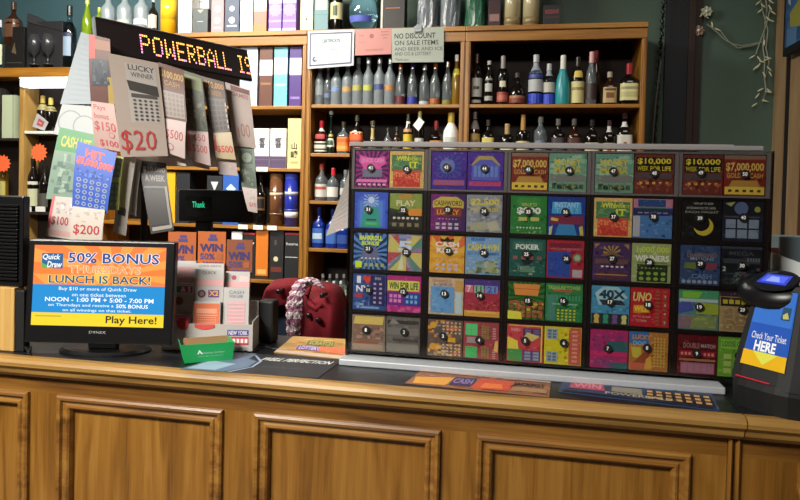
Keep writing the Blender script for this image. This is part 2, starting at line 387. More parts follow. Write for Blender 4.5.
def tin(label, u, w, vtop, z, col, capcol, bands=(), group=None, Y=None, hgt=None):
    Y = SHY+.07 if Y is None else Y
    p0 = atY(u, vtop, Y); R = w/2/(FPX/depth(p0)); H = p0.z-z if hgt is None else hgt; z += .0005; x = p0.x
    r = empty('gift_tube', (x, Y, z), label, 'tube', group)
    mb = MB(); mb.loft([ringpts(x, Y, z+H*f, R, 2, 24) for f in (0, .9)], col)
    for f0, f1, c in bands: mb.loft([ringpts(x, Y, z+H*f, R+.0006, 2, 24) for f in (f0, f1)], c)
    mb.build('tube_body', GLOSS, r, smooth=True)
    mb = MB(); mb.loft([ringpts(x, Y, z+H*f, R*g, 2, 24) for f, g in ((.9, 1.02), (.985, 1.02), (1, .95))], capcol); mb.build('lid', GLOSS, r)
    return r
# ------------------------------------------------------------------ middle unit, upper shelf: clear spirits under the notices
za, zb, zc, zd, ze, ztop = SZ['a'], SZ['b'], SZ['c'], SZ['d'], SZ['e'], SZ['cap']
g = 'bottles on the upper shelf under the paper notices'
for u, w, vt, kd, bd, cp, bands, lab in [
 (320, 10, 66, 'vodka', 'frost', '9aa4a8', [(.25, .5, 80, '8f979c')], 'frosted vodka bottle first in its row beside the left upright'),
 (328.5, 8, 68, 'vodka', 'clear', '8a9296', [(.2, .32, 70, '5d6a8c')], 'dim clear bottle second in the row below the framed notice'),
 (337, 11, 64, 'vodka', 'frost', 'b8c0c4', [(.32, .44, 55, '7088b0')], 'frosted bottle with a blue band below the framed notice'),
 (348, 11, 62, 'vodka', 'frost', 'b8c0c4', [(.3, .42, 55, 'b08c58')], 'frosted bottle with an orange band right of the blue banded one'),
 (358.5, 11, 58, 'vodka', 'frost', 'b8c0c4', [(.3, .42, 55, 'a09c50')], 'frosted bottle with a mustard yellow band under the pink notice'),
 (369, 11, 58, 'vodka', 'frost', 'b8c0c4', [(.3, .42, 55, 'a8ac4c')], 'frosted bottle with a bright lime yellow band under the pink notice'),
 (380, 11, 58, 'vodka', 'frost', 'b8c0c4', [(.32, .44, 55, '3c4878')], 'frosted bottle with a navy band under the pink notice'),
 (390.5, 11, 58, 'vodka', 'frost', 'b8c0c4', [(.3, .42, 55, 'a8743c')], 'frosted bottle with an amber band beside the handwritten notice'),
 (401, 10, 64, 'slim', 'clear', 'a85a30', [(0.01, .22, 179, '5a1520')], 'clear slim bottle with a dark red foot and copper stopper'),
 (413, 10, 64, 'slim', 'clear', '4a3c8c', [(.01, .2, 179, '27309a')], 'clear slim bottle with an ultramarine foot and violet stopper'),
 (425, 10, 65, 'slim', 'clear', 'c0c6ca', [(.01, .1, 179, 'aab4c0')], 'clear slim bottle with a colourless foot and grey stopper'),
 (435.5, 10, 64, 'slim', 'clear', 'd87c2a', [(.01, .16, 179, 'a65a1a')], 'clear slim bottle with an orange foot and orange stopper'),
 (448, 10, 62, 'slim', 'clear', '9c6a34', [(.01, .12, 179, '7d7526')], 'clear slim bottle with an olive foot and brown stopper'),
 (457, 9, 55, 'slim', 'gold', 'e4e4dc', [(.6, .72, 80, 'c6c03a')], 'yellow tinted slim bottle with a white cap next to the middle upright')]:
    bottle(lab, u, w, vt, za, kd, bd, cp, .88, bands, g)
g = 'bottles on the second shelf of the middle unit'
bottle('orange liqueur bottle with red cap, red seal and pale ribbon label', 322, 13, 121, zb, 'squat', 'brown', 'a01f2a', .8, [(.06, .36, 75, 'd8d6c8'), (.1, .32, 60, '3a3f34'), (.15, .26, 58, 'c8c6b8'), (.44, .58, 40, 'a52830'), (.68, .8, 179, 'd8d8d0')], g, 4)
bottle('tall dark green bottle with a very thin neck and oval label', 331.5, 9.5, 111, zb, 'pear', 'dkgreen', 'aab0a6', .92, [(.16, .36, 70, 'c9d0c0'), (.2, .31, 45, '2a4a34'), (.4, .46, 179, 'c8b870')], g)
bottle('short clear bottle with an orange label', 344, 12, 122, zb, 'squat', 'clear', '3a342c', .84, [(.08, .52, 80, 'de7c30'), (.14, .24, 60, 'd9a24a'), (.36, .46, 50, 'c25a20')], g, 4)
bottle('broad dark bottle with a big orange and cream label', 357.5, 13.5, 115, zb, 'squat', 'dark', '3c3830', .84, [(.06, .56, 80, 'e0b090'), (.1, .5, 74, 'd9602a'), (.3, .36, 60, 'a8401c')], g, 4)
bottle('pear shaped clear bottle with a gold foil neck', 373, 11, 121, zb, 'pear', 'clear', '5a4a2a', .9, [(.45, .78, 179, 'b8a46a')], g)
bottle('dim round glass bottle half hidden behind the ticket rack top', 388, 10, 128, zb, 'globe', 'clear', '4a4a44', .88, [(.2, .4, 60, '5c5a40')], g)
bottle('dim brown glass bottle next to the one with a yellow label', 397, 9, 127, zb, 'squat', 'brown', '37342c', .84, [(.1, .4, 60, '4a4630')], g)
bottle('dark bottle with white collar and yellow label', 408.5, 9.5, 114, zb, 'wine', 'dark', '3a3c34', .86, [(.1, .5, 85, 'c9ac2c'), (.18, .3, 60, 'd9902c'), (.76, .82, 179, 'd8d4c4'), (.55, .63, 60, 'c08a6a')], g)
bt = bottle('dark bottle with cream neck foil wearing a white hang tag', 420, 9.5, 111.5, zb, 'wine', 'dark', 'c4bc7c', .74, [(.1, .2, 80, '2a2a2a'), (.3, .38, 70, 'b8bab8')], g)
p = atY(419, 124, SHY+.02); mb = MB(); d = .042
Q = Quad(p+Vector((0, 0, d*.95)), p+Vector((d*.75, 0, .012)), p+Vector((-.002, 0, -d)), p+Vector((-d*.85, 0, -.008))); slab(mb, Q, .001, 'eeeeea'); mb.build('hang_tag', PRINT, bt)
bottle('squat amber whiskey bottle with a red cap', 436.5, 12, 121, zb, 'squat', 'amber', '7a2024', .78, [(.08, .42, 80, 'b4762a'), (.18, .3, 50, '5a3418')], g, 4)
bottle('white round shouldered rum bottle with a gold cap', 451.5, 16, 113, zb, 'malibu', 'white', 'b59a3c', .78, [(.3, .42, 40, 'b8c0b8')], g)
g = 'bottles on the shelves just left of the ticket rack'
bottle('clear gin bottle with a reddish cap left of the grey hanging tickets', 322, 13, 164, zc, 'squat', 'clear', '9a4a40', .84, [(.1, .45, 70, 'c8c4c0'), (.3, .38, 60, 'b05048')], g)
bottle('clear short bottle with a bright red cap', 333.5, 12, 168, zc, 'squat', 'clear', 'c0303a', .78, [(.12, .42, 70, 'd4d0cc')], g)
bottle('clear bottle mostly hidden behind the grey hanging tickets', 346, 11, 170, zc, 'vodka', 'clear', '707478', .86, [(.2, .42, 70, 'b8b8b8')], g)
bottle('deep blue gin bottle beside the left upright above the red coat', 319.5, 12.5, 207, zd, 'squat', 'cobalt', '1c2c6a', .84, [(.12, .48, 60, '3c68b8'), (.22, .36, 40, 'b8cce0')], g, 4)
bottle('deep blue gin bottle behind the tip of the grey hanging tickets', 333, 12, 209, zd, 'squat', 'cobalt', '1c2c6a', .84, [(.12, .48, 60, '3c68b8')], g, 4)
bottle('deep blue bottle touching the ticket rack edge', 344, 12, 214, zd, 'squat', 'cobalt', '14204a', .84, [(.15, .4, 50, '2c4a98')], g, 4)
for k, u in enumerate((320, 327, 334, 341, 348)):
    bottle('%s clear miniature with a white cap in the front row above the coat' % ('first', 'second', 'third', 'fourth', 'fifth')[k], u, 6.4, 281, ze, 'vodka', 'clear', 'e6e8e6', .82, [(.15, .5, 80, '8c9c88')], 'miniatures above the red coat', name='miniature_bottle', Y=SHY+.06)
for k, u in enumerate((323, 330, 337, 344)):
    bottle('%s clear miniature in the back row above the coat' % ('first', 'second', 'third', 'fourth')[k], u, 6.4, 274, ze, 'vodka', 'clear', 'd2d6d4', .82, [(.15, .5, 80, '7a8a7c')], 'miniatures above the red coat', name='miniature_bottle', Y=SHY+.15)
# ------------------------------------------------------------------ right unit
g = 'bottles on the upper shelf of the right unit'
bottle('slim bottle with a grey white label nearest the middle upright', 477.5, 11, 54, za, 'wine', 'dark', '3a2020', .82, [(.16, .52, 85, 'a8a8a2'), (.3, .36, 30, '3a3a38'), (.04, .1, 60, '9a9a96')], g)
bottle('dark bottle with silver lettering down its side', 489.5, 10, 61, za, 'wine', 'dark', 'b4b0aa', .92, [(.1, .2, 50, '9a9a98'), (.3, .48, 45, 'a8a8a4'), (.55, .6, 40, '8a8a88')], g)
bottle('dark bottle with a round silver medallion and dull red label', 503.5, 11.5, 56, za, 'wine', 'dark', '8e8a88', .74, [(.06, .26, 80, '8e3a30'), (.1, .2, 60, 'a85c4a'), (.36, .48, 30, 'c4c0a8')], g)
bottle('broad cognac bottle with a dark red label', 517.5, 16, 73, za, 'cognac', 'dark', '4a4440', .86, [(.06, .28, 75, '7c3426'), (.2, .28, 60, '9a6a4c')], g)
bottle('tall silver vodka bottle with an electric blue foot', 536.5, 14.5, 55, za, 'vodka', 'ltblue', 'aeb2b8', .86, [(.02, .22, 179, '2f46c0'), (.26, .5, 80, 'a6aab0'), (.52, .6, 70, '33408c'), (.62, .84, 179, '8c94a0')], g)
bottle('shorter silver vodka bottle with an electric blue foot', 549.5, 12, 64, za, 'vodka', 'ltblue', 'b4b6ba', .84, [(.02, .26, 179, '3048c4'), (.3, .54, 80, 'b0b0a8'), (.7, .82, 179, '8c94a0')], g)
bottle('matte teal tequila bottle with a white cap', 563.5, 15, 55.5, za, 'cone', 'teal', 'd8d8d2', .72, (), g, capr=1.1)
bottle('dark tall bottle with an oval badge and long cream label', 578.5, 13, 57, za, 'wine', 'dark', '2a2622', .8, [(.04, .48, 85, 'c6bc84'), (.3, .36, 60, '8a7a40'), (.56, .7, 40, 'c8b050')], g)
bottle('dim slim bottle with a pink and white capsule, in front', 592, 11, 52, za, 'slim', 'clear', 'd8a8a8', .8, [(.1, .4, 60, '3a2a2a')], g)
bottle('dim slim bottle with a red capsule, just behind the pink one', 596.5, 10, 50.5, za, 'slim', 'brown', 'b04a50', .8, (), g, back=.1)
bottle('squat bottle with a tan oval label and cork cap', 610, 13.5, 72, za, 'squat', 'brown', 'a8a08c', .84, [(.06, .52, 60, 'b09a6c'), (.2, .36, 30, '7a4a2a'), (.42, .48, 40, '5a3a20')], g, 4)
bottle('square whiskey bottle with red wax cap and big cream label', 629.5, 17.5, 63.5, za, 'squat', 'dark', '9c2430', .74, [(.1, .5, 70, 'd2cc94'), (.36, .42, 50, '9a9468'), (.18, .3, 54, 'bab47e')], g, 4, capr=1.15)
g = 'bottles on the lower shelf of the right unit just above the ticket rack'
bottle('bottle with a tall amber label beside the middle upright', 475.5, 10.5, 112, zb, 'wine', 'brown', '6a625c', .84, [(.04, .5, 85, 'a88c50'), (.2, .36, 40, '7a6434'), (.6, .8, 60, '7a7470')], g)
bottle('dark squat bottle with a square yellow cream label', 488.5, 12, 120, zb, 'squat', 'dark', '3c3430', .84, [(.06, .5, 75, 'c8bc62'), (.14, .3, 40, '8a7a3a')], g, 4)
bottle('squat bottle with a cork coloured cap and cream strip label', 507.5, 13.5, 124, zb, 'squat', 'dark', 'b09468', .68, [(.04, .36, 75, 'cabf98')], g, 4, capr=1.3)
bottle('bottle with long gold foil neck and cream strip label', 523.5, 13.5, 115, zb, 'squat', 'dark', 'b98c4c', .62, [(.04, .36, 75, 'c8bc8a')], g, 2, capr=1.2)
bottle('clear decanter like bottle with a faint blue label', 541, 13, 117, zb, 'vodka', 'clear', '6a6a68', .86, [(.1, .4, 50, '6a7684')], g)
bottle('dark plain bottle left of the reddish one', 558.5, 13, 119, zb, 'squat', 'dark', '6a6462', .84, [(.1, .5, 70, '3c3238')], g, 4)
bottle('dark reddish bottle left of the block lettered label', 574.5, 13, 119, zb, 'squat', 'brown', '5e5a58', .84, [(.1, .5, 70, '4c2a24')], g, 4)
bottle('dark bottle with black block letters on a white label', 592.5, 14, 120, zb, 'squat', 'dark', '2c2826', .84, [(.04, .38, 75, 'c8c4a8'), (.2, .31, 12, '2a2a28')], g, 4)
bottle('small whiskey bottle with silver neck and white label', 609.5, 12, 120.5, zb, 'squat', 'dark', '3c2a2a', .86, [(.04, .38, 75, 'c8bc9a'), (.14, .3, 18, '9a5030'), (.68, .84, 179, 'c8c8c8')], g, 4)
bottle('tall whiskey bottle with silver neck and large white label', 625, 14.5, 113, zb, 'squat', 'dark', '3a2224', .88, [(.04, .5, 72, 'cac6be'), (.16, .34, 12, '8a5a3a'), (.68, .8, 179, 'd0d0d0')], g, 4)
# ------------------------------------------------------------------ left-centre unit boxes
g = 'boxed bottles behind the hanging tickets'
def lbl(*a): return a
carton('plain pale blue and white box at the top shelf left end', 240.5, 258, 47, 2.046, 'c8d4e2', [('r', 0, .4, 1, 1, 'dfe6ee'), ('r', .1, .55, .9, .6, '9aaecb')], g)
carton('brown box with a white middle band', 260, 273, 47, 2.046, '5c3426', [('r', 0, .22, 1, .48, 'e6e2dc'), ('r', .1, .6, .9, .64, '8a6040')], g)
carton('turquoise box with pale upper band', 274.5, 288, 47, 2.046, '6cc4d0', [('r', 0, .18, 1, .46, 'cfe6e8'), ('r', .1, .62, .9, .66, 'a0dce2')], g)
carton('purple box with a white middle band', 290, 302, 46, 2.046, '45287a', [('r', 0, .2, 1, .48, 'e4e0e6'), ('r', .1, .84, .9, .88, '8a70b0')], g)
KAN = [('r', 0, .7, 1, 1, '574667'), ('r', .03, .78, .97, .79, '7a6a8c'), ('r', .02, .86, .98, .87, '463650')]
carton('white and plum box of whisky with a black character, beside hanging tickets', 252, 269.5, 128.5, 1.667, 'e8e6ea', KAN+[('t', '響', .42, .22, .78, .5, '3c3a44')], g)
carton('white and plum box of whisky with a black character, touching the cream box', 270.5, 286.5, 128.5, 1.667, 'e8e6ea', KAN+[('t', '響', .3, .22, .72, .5, '3c3a44')], g)
carton('cream yellow whisky box with black brushed characters', 288, 301.5, 118.5, 1.667, 'd8cd92', [('t', '山', .3, .48, .72, .62, '26221c', .04), ('t', '崎', .25, .64, .78, .8, '26221c', .04), ('r', .25, .86, .8, .9, 'b8a860')], g)
carton('yellow box beside the dark hanging ticket', 164, 175.5, 172, 1.31, 'e0ac1e', [('r', .2, .8, .8, .86, 'b8860f')], g)
carton('black box with a small gold emblem right of the yellow box', 176.5, 190, 172.5, 1.31, '22242a', [('c', .5, .42, .06, 'b09a5a'), ('r', .15, .35, .85, .37, '8a7c50')], g)
carton('black box with a white triangle above the pole display', 207, 222.5, 176, 1.31, '22262c', [('p', [(.5, .12), (.25, .12), (.5, .32), (.75, .12)], 'c8ccd0'), ('r', .2, .42, .8, .46, 'b0b4b8')], g)
carton('bright blue box with a pale fish shape above the pole display', 223, 239, 173.5, 1.31, '2c5cb4', [('p', [(.2, .3), (.5, .4), (.85, .3), (.5, .2)], 'b8d4ec'), ('r', .1, .46, .9, .5, '4a7ccc')], g)
bottle('dark bottle with an amber ring label beside the brown tube', 261.5, 12, 174.5, 1.31, 'wine', 'dark', '16120f', .85, [(.3, .56, 60, '6a4a2c'), (.34, .52, 52, '1a120c')], g)
tin('brown gift tube with a cream strip', 277, 13.5, 174, 1.31, '6b442a', '7c5636', [(.58, .64, 'd8c8a8'), (.22, .25, '8a6442')], g)
tin('royal blue gift tube with a white strip', 292, 13.5, 174, 1.31, '24329a', '3a48ac', [(.6, .66, 'c8ccdc'), (.17, .28, 'e0e0e4'), (.3, .33, '4a5ab8')], g)
carton('small white box on the lowest shelf behind the play slips', 231.5, 242.5, 232, .98, 'd8dee2', [('r', 0, .16, 1, .2, 'a8b4bc')], g)
carton('black box with red top stripe left of the orange box', 243.5, 255.5, 233, .98, '1e1e20', [('r', 0, 0, 1, .035, 'c03040'), ('r', .1, .2, .9, .24, 'c8c8c8')], g)
carton('tall orange box with a gold plate at its foot', 256, 268.5, 229.5, .98, 'd6761e', [('r', .12, .8, .86, .9, 'd8b060'), ('r', 0, .93, 1, 1, '3a2412')], g)
carton('tall black box with a thin red foot right of the orange box', 270, 284, 230, .98, '222124', [('c', .45, .58, .05, 'd8cfa0'), ('r', .1, .74, .9, .84, '6e3024'), ('r', .35, .2, .5, .3, '55504c')], g)
carton('black box with red top stripe beside the shelf upright', 285, 299, 233, .98, '202022', [('r', 0, 0, 1, .04, 'c03040'), ('t', 'Reserve', .1, .2, .95, .26, 'c8c8c8'), ('r', .05, .5, .95, .515, 'c8c8c8')], g)
# white shelf tags
for u, v, z, w, lb in [(243, 0, 1.31, 11, 'white price tag below the dark bottle shelf, first of three'), (258, 0, 1.31, 11, 'white price tag under the dark ringed bottle'), (272, 0, 1.31, 11, 'white price tag under the brown gift tube'), (262, 0, 1.667, 13, 'white price tag under the white and plum boxes'), (205, 0, 1.31, 10, 'white price tag hidden partly by the pole display')]:
    p = atY(u, 0, SHY-.004); x = atY(u, (CAM.z-z)*150+190, SHY).x
    b = MB(); b.box(x-w/350, x+w/350, SHY-.001, SHY+.0035, z-.022, z+.006, 'e4e4e0'); tag(b.build('price_tag', PRINT), lb, 'price tag', 'price tags on the shelf edges')
# ------------------------------------------------------------------ on top of the units
g = 'boxes and bottles on top of the shelf units'; HT = .34
carton('tall white box with grey marbled veins', 178.5, 192, 0, ztop, 'dcdcd8', [('p', [(.3, 0), (.4, 0), (.7, .5), (.5, 1), (.4, 1), (.6, .5)], 'b4b2a8'), ('p', [(.8, .1), (.86, .1), (.5, .8), (.45, .8)], 'c0beb4')], g, hgt=HT)
carton('short slate grey box with pale emblem in front of white cartons', 193, 208, 8.5, ztop, '3c4448', [('p', [(.3, .06), (.7, .06), (.5, .18)], 'b8b090'), ('r', .3, .5, .7, .53, '9aa0a0')], g, Y=SHY+.02)
carton('tall white carton standing behind the slate grey box', 193.5, 209, 0, ztop, 'd8dadc', [('r', .1, .2, .9, .24, 'b0b4b8')], g, hgt=.3, Y=SHY+.13)
carton('dusty pink tall box with cream roundels', 211.5, 224, 0, ztop, 'b07880', [('c', .5, .55, .06, 'dcc4b4'), ('c', .5, .76, .06, 'dcc4b4'), ('r', .2, .88, .8, .91, 'd0b0a4')], g, hgt=HT)
carton('navy tall box with white roundels', 225, 239.5, 0, ztop, '2e3c58', [('c', .5, .55, .05, 'c8ccd0'), ('c', .5, .76, .06, 'dcdcd8'), ('r', .15, .85, .85, .88, 'c0c4c8')], g, hgt=HT)
carton('plain white tall box', 240.5, 253, 0, ztop, 'e2e4e8', [('r', .2, .7, .8, .72, 'cdd2d8')], g, hgt=HT)
carton('white box fading to rose brown at its foot', 254, 267, 0, ztop, 'a06a5c', [('r', 0, 0, 1, .5, 'dccac4'), ('r', 0, .5, 1, .62, 'c09a90'), ('r', 0, .84, 1, 1, '8a7040')], g, hgt=HT)
for k, (u0, u1, lb) in enumerate(((269, 282, 'white box with violet thistle print, next to the rose brown box'), (283, 296.5, 'white box with violet thistle print, next to the cream box'))):
    carton(lb, u0, u1, 0, ztop, '7c5cc4', [('r', 0, 0, 1, .48, 'dcd4ec'), ('st', .5, .6, .13, 10, '9a80d8'), ('r', 0, .78, 1, .82, '9a84d4'), ('r', 0, .93, 1, 1, 'bcaee0')], g, hgt=HT)
carton('cream tall box with a small dark dot', 300.5, 313.5, 0, ztop, 'd2caa0', [('c', .5, .78, .02, '4a4638'), ('r', .1, .2, .9, .24, 'b0a880')], g, hgt=HT)
carton('grey teal tall box with a pale upper label', 314.5, 328.5, 0, ztop, '5a8088', [('r', .1, .4, .9, .62, 'b4bca4'), ('r', 0, .7, 1, .71, '48707a')], g, hgt=HT)
bottle('black wine bottle with a cream label bearing big letters', 337, 13.5, 0, ztop, 'wine', 'dark', '101010', .86, [(.24, .56, 75, 'cfc89c'), (.3, .5, 20, '3c4a30')], g, hgt=.31)
bottle('big round clear flask with a blue printed foot', 363.5, 30, 0, ztop, 'globe', 'ltblue', '20242a', .9, [(.12, .22, 50, '4c58b0')], g, hgt=.37)
carton('pale blue box standing behind the round flask', 353, 377, 0, ztop, '7ea6ac', [('r', .1, .1, .9, .5, '96b8bc')], g, hgt=.3, Y=SHY+.2, dep=.08)
carton('tall black box with a thin white left edge and orange line', 381, 405, 0, ztop, '17120f', [('r', 0, 0, .08, 1, 'c8c8c4'), ('r', .2, .62, .8, .635, 'a85a30')], g, hgt=HT)
# cellophane wrapped gift bags
WRAP = mat('crinkled_cellophane', '9aa4b0', .12, trans=.55, bump=1.0, scale=60); WRAPG = mat('green_cellophane', '2d6a50', .15, trans=.3, bump=1.0, scale=60)
def wrapped(u0, u1, lb, m, inner):
    a = atY(u0, 20, SHY+.03); c = atY(u1, 20, SHY+.03); cx = (a.x+c.x)/2; w = (c.x-a.x)/2-.002; rnd = random.Random(int(u0))
    r = empty('wrapped_bottle', (cx, SHY+.1, ztop), lb, 'wrapped bottle', 'cellophane wrapped gifts on top of the shelf units')
    mb = MB(); mb.loft([ringpts(cx, SHY+.1, ztop+.001+.3*f, w*.62*q, 2, 16) for f, q in ((0, 1), (.5, 1), (.65, .8), (.8, .4), (1, .38))], inner); mb.build('bottle', GLOSS, r, smooth=True)
    mb = MB(); rings = []
    for f, q in ((0, .96), (.08, 1), (.3, .97), (.55, .98), (.8, .8), (.92, .35), (1, .6)):
        rings.append([p+(Vector((rnd.uniform(-.004, .004), rnd.uniform(-.006, .006), 0))) for p in ringpts(cx, SHY+.1, ztop+.0008+.36*f, w*q*.97, 3, 22)])
    mb.loft(rings, cap=False); mb.build('cellophane', m, r)
wrapped(415, 437, 'bottle in crinkled clear cellophane right of the black box', WRAP, '20242c'); wrapped(438, 460, 'bottle in crinkled clear cellophane next to the green wrapped one', WRAP, '1c1c24')
wrapped(463, 486, 'bottle in green cellophane', WRAPG, '1c4034')
carton('dark red box with a pale foot label', 488.5, 501, 0, ztop, '33151a', [('r', .1, .78, .9, .9, '8a6a64'), ('r', .1, .4, .9, .5, '4a2028')], g, hgt=HT)
tin('cream gift tube with a printed foot, next to the dark red box', 512.5, 17, 0, ztop, 'b4a884', 'a89c78', [(.05, .17, '8c7c58'), (.5, .7, 'beb490')], g, hgt=HT)
tin('cream gift tube with a printed foot, next to the small black box', 531.5, 17, 0, ztop, 'b0a480', 'a4987a', [(.05, .17, '8a7a58'), (.5, .7, 'bab08c')], g, hgt=HT)
carton('small black box with red lettering', 543.5, 561, 5, ztop, '14161a', [('t', 'RESERVE', .1, .22, .9, .42, '9a3430', .03), ('r', .1, .55, .9, .62, '4a2020')], g)
# left unit top: hidden partly behind the sign
g = 'things on top of the left shelf unit'
bottle('clear bottle with a dark cap beside the gift set', 70, 13, 0, LT, 'vodka', 'ltblue', '14161c', .85, [(.2, .5, 50, '7c90a8'), (.5, .56, 60, '26304a')], g, hgt=.42)
def spirit(u, w, lb, body, cap, bands, kind='vodka', h=.45): bottle(lb, u, w, 0, LT, kind, body, cap, .86, bands, g, hgt=h)
spirit(87.5, 10, 'green wine bottle with a cream foot label beside the sign end', 'lime', 'b0b04a', [(.02, .38, 100, 'd2d2c4')], 'wine', .5)
def spirit2(u, w, lb, body, cap, bands, kind='vodka', h=.3): bottle(lb, u, w, 0, ztop, kind, body, cap, .86, bands, g, hgt=h)
spirit2(99.5, 8.5, 'green wine bottle just behind the sign top edge', 'lime', '98a030', [(.05, .3, 100, '4a5a48')], 'wine', .2)
spirit2(108.5, 14, 'frosted grey bottle first of three behind the sign', 'frost', '2a3870', [], 'vodka', .3)
spirit2(125, 15, 'frosted grey bottle second of three behind the sign', 'frost', '2a3a80', [(.25, .36, 70, '9aa09a')], 'vodka', .3)
spirit2(142, 15, 'frosted grey bottle third of three behind the sign', 'frost', '2c3c88', [(.25, .36, 70, 'e8ecec')], 'vodka', .3)
spirit2(153.5, 10, 'dark bottle with a pale square label left of the yellow tube', 'dark', '8c8c90', [(.2, .52, 70, 'a8a498')], 'squat', .26)
tin('shiny yellow gift tube behind the sign', 169, 15.5, 0, ztop, 'd8a414', 'c89a20', [(.3, .7, 'e0b428')], g, hgt=.34)
# boxed glass gift set
a = atY(26, 57, SHY+.02); c = atY(63, 57, SHY+.02); gs = carton('black gift set box with two goblets showing in its window', 27, 63, 16, LT, '1b1c20', (), g, dep=.1, hgt=.31)
hx0, hx1 = a.x, c.x; W = hx1-hx0
for k, fx in enumerate((.25, .62)):
    cx = hx0+W*fx; z0 = LT+.02
    mb = MB(); mb.loft([ringpts(cx, SHY+.012, z0+.2*f, .042*q, 2, 14) for f, q in ((0, .8), (.04, .8), (.06, .15), (.3, .15), (.45, .9), (.7, 1), (1, .8))]); mb.build('goblet', mat('dim_goblet', '2c2e33', .25), gs, smooth=True)
mb = MB(); mb.hexa([(hx0, SHY+.02, LT+.31), (hx1, SHY+.02, LT+.24), (hx1, SHY+.12, LT+.24), (hx0, SHY+.12, LT+.31)][::-1], [(hx0, SHY+.03, LT+.37), (hx1-.02, SHY+.03, LT+.25), (hx1-.02, SHY+.11, LT+.25), (hx0, SHY+.11, LT+.37)][::-1], '24262a'); mb.build('folded_lid', PRINT, gs)
carton('small black box with a faint gold figure below the copper bottle', 5, 24.5, 27, LT, '121214', [('p', [(.5, .35), (.35, .6), (.6, .65)], '5a4c38'), ('r', .1, .84, .9, .86, '3c3c40')], g)
bottle('copper coloured bottle standing on the small black box', 14, 14, 0, LT+.155, 'squat', 'brown', '3a2a20', .84, [(.2, .6, 80, '5a3c2c')], g, hgt=.3, sq=4)
bottle('clear bottle cut by the photo edge left of the black box', 0, 9, 20, LT, 'vodka', 'ltblue', 'c8ccd0', .86, [(.1, .5, 70, 'b8bca0')], g, Y=SHY+.05)
# left unit shelves
g = 'things on the left unit shelves'
carton('pale green upright box in the far left compartment', 2, 14.5, 95, LZ0, 'b4c0a4', [('r', .85, 0, 1, 1, '98a48c')], g)
carton('dark tall box deep in the far left compartment', -8, 1, 88, LZ0, '2a2622', (), g)
bottle('dark bottle with a gold neck in the compartment above the orange star', 43, 11, 96, LZ1, 'wine', 'dark', 'b09a4a', .8, [(.6, .76, 120, '8a8050')], g)
bottle('dark bottle with a gold neck beside the white hanging sheet', 51, 11, 98, LZ1, 'wine', 'dark', 'c0b05a', .8, [(.6, .74, 120, '8a8050')], g)
p = atY(39.5, 122, SHY+.012); mb = MB(); Q = Quad(p+Vector((-.02, 0, .055)), p+Vector((.05, .02, .0)), p+Vector((.02, .02, -.055)), p+Vector((-.055, 0, -.03))); slab(mb, Q, .014, 'a8a4a6'); art(mb, Q, [('r', .25, .2, .75, .75, '9c4a50'), ('r', .35, .4, .6, .55, 'c8887c')])
tag(mb.build('sample_pouch', PRINT), 'small silver and red pouch leaning against the dark gold necked bottles', 'pouch', g)
bottle('dark wine bottle with a pale label below the orange star tag', 33.5, 11, 158, LZ2, 'wine', 'dark', '181614', .85, [(.1, .42, 85, 'b8bc9c'), (.5, .56, 85, 'c8c8b8')], g)
bottle('dim bottle behind the hanging tickets on the star tag shelf', 45, 11, 166, LZ2, 'wine', 'dark', '2a2824', .85, [(.1, .4, 70, '4a4844')], g)
bottle('yellow green glass bottle below the cut off orange star', 4, 9, 158, atY(10, 205, SHY).z, 'vodka', 'gold', '2a2824', .85, [(.2, .5, 60, 'b0a860')], g)
def starburst(u, v, r_px, lb):
    p = atY(u, v, SHY-.004); rr = r_px/(FPX/depth(p)); Q = Quad(p+Vector((-rr, 0, rr)), p+Vector((rr, 0, rr)), p+Vector((rr, 0, -rr)), p+Vector((-rr, 0, -rr)))
    mb = MB(); n = 13; f = []; bk = []
    for i in range(2*n):
        q = rr*(1 if i % 2 == 0 else .76); an = math.pi*i/n; d = Vector((q*math.cos(an), 0, q*math.sin(an))); f.append(p+d); bk.append(p+d+Vector((0, .0015, 0)))
    mb.loft([f, bk], 'ff6a3c'); tag(mb.build('star_tag', PRINT), lb, 'price tag', 'orange star tags')
starburst(39, 152.5, 9.5, 'orange star burst tag above the dark wine bottle'); starburst(3, 163.5, 9, 'orange star burst tag cut by the photo edge')
for u, lb in ((26.5, 'white shelf tag on the pale upright'), (40, 'white shelf tag right of the pale upright')):
    p = atY(u, 209, SHY-.006); b = MB(); b.box(p.x-.036, p.x+.034, SHY-.004, SHY-.001 if u < 30 else SHY+.0025, p.z-.018, p.z+.016, 'dcdcd8'); tag(b.build('price_tag', PRINT), lb, 'price tag', 'price tags on the shelf edges')
# ------------------------------------------------------------------ the three notices
def ypaper(name, c, Y, colr, ops, label, cat): return sheet(name, Quad(*[atY(u, v, Y) for u, v in c]), colr, ops, .0012, PRINT, None, label, cat, 'paper notices taped to the shelf rail')
ypaper('notice', [(308, 31), (354.5, 29.5), (353.5, 65.5), (307.5, 69)], SHY-.0212, 'b8bcc6', [('r', .04, .06, .96, .94, '454a68'), ('r', .07, .1, .93, .9, 'b8bcc6'), ('t', 'CERTIFICATE', .3, .24, .7, .33, '3c6460', .06), ('t', 'of merit', .35, .48, .66, .55, '8c9090', .03), ('c', .16, .76, .07, '4a5080'), ('c', .18, .75, .035, 'dcdfe8')], 'white notice with a navy border line', 'notice')
ypaper('notice', [(355.5, 29.5), (392, 28), (391.5, 54), (355, 55.5)], SHY-.0212, 'b47670', [('c', .45, .28, .09, '8c5054'), ('r', .1, .24, .24, .27, '945c5e'), ('r', .7, .12, .92, .15, '8c5458'), ('r', .7, .24, .92, .27, '8c5458'), ('r', .76, .36, .88, .39, '8c5458'), ('r', .1, .5, .28, .53, 'a06a6c'), ('t', 'STATE OF NEW YORK', .28, .78, .78, .84, '8c5458', 0)], 'pink printed notice in the middle of the three', 'notice')
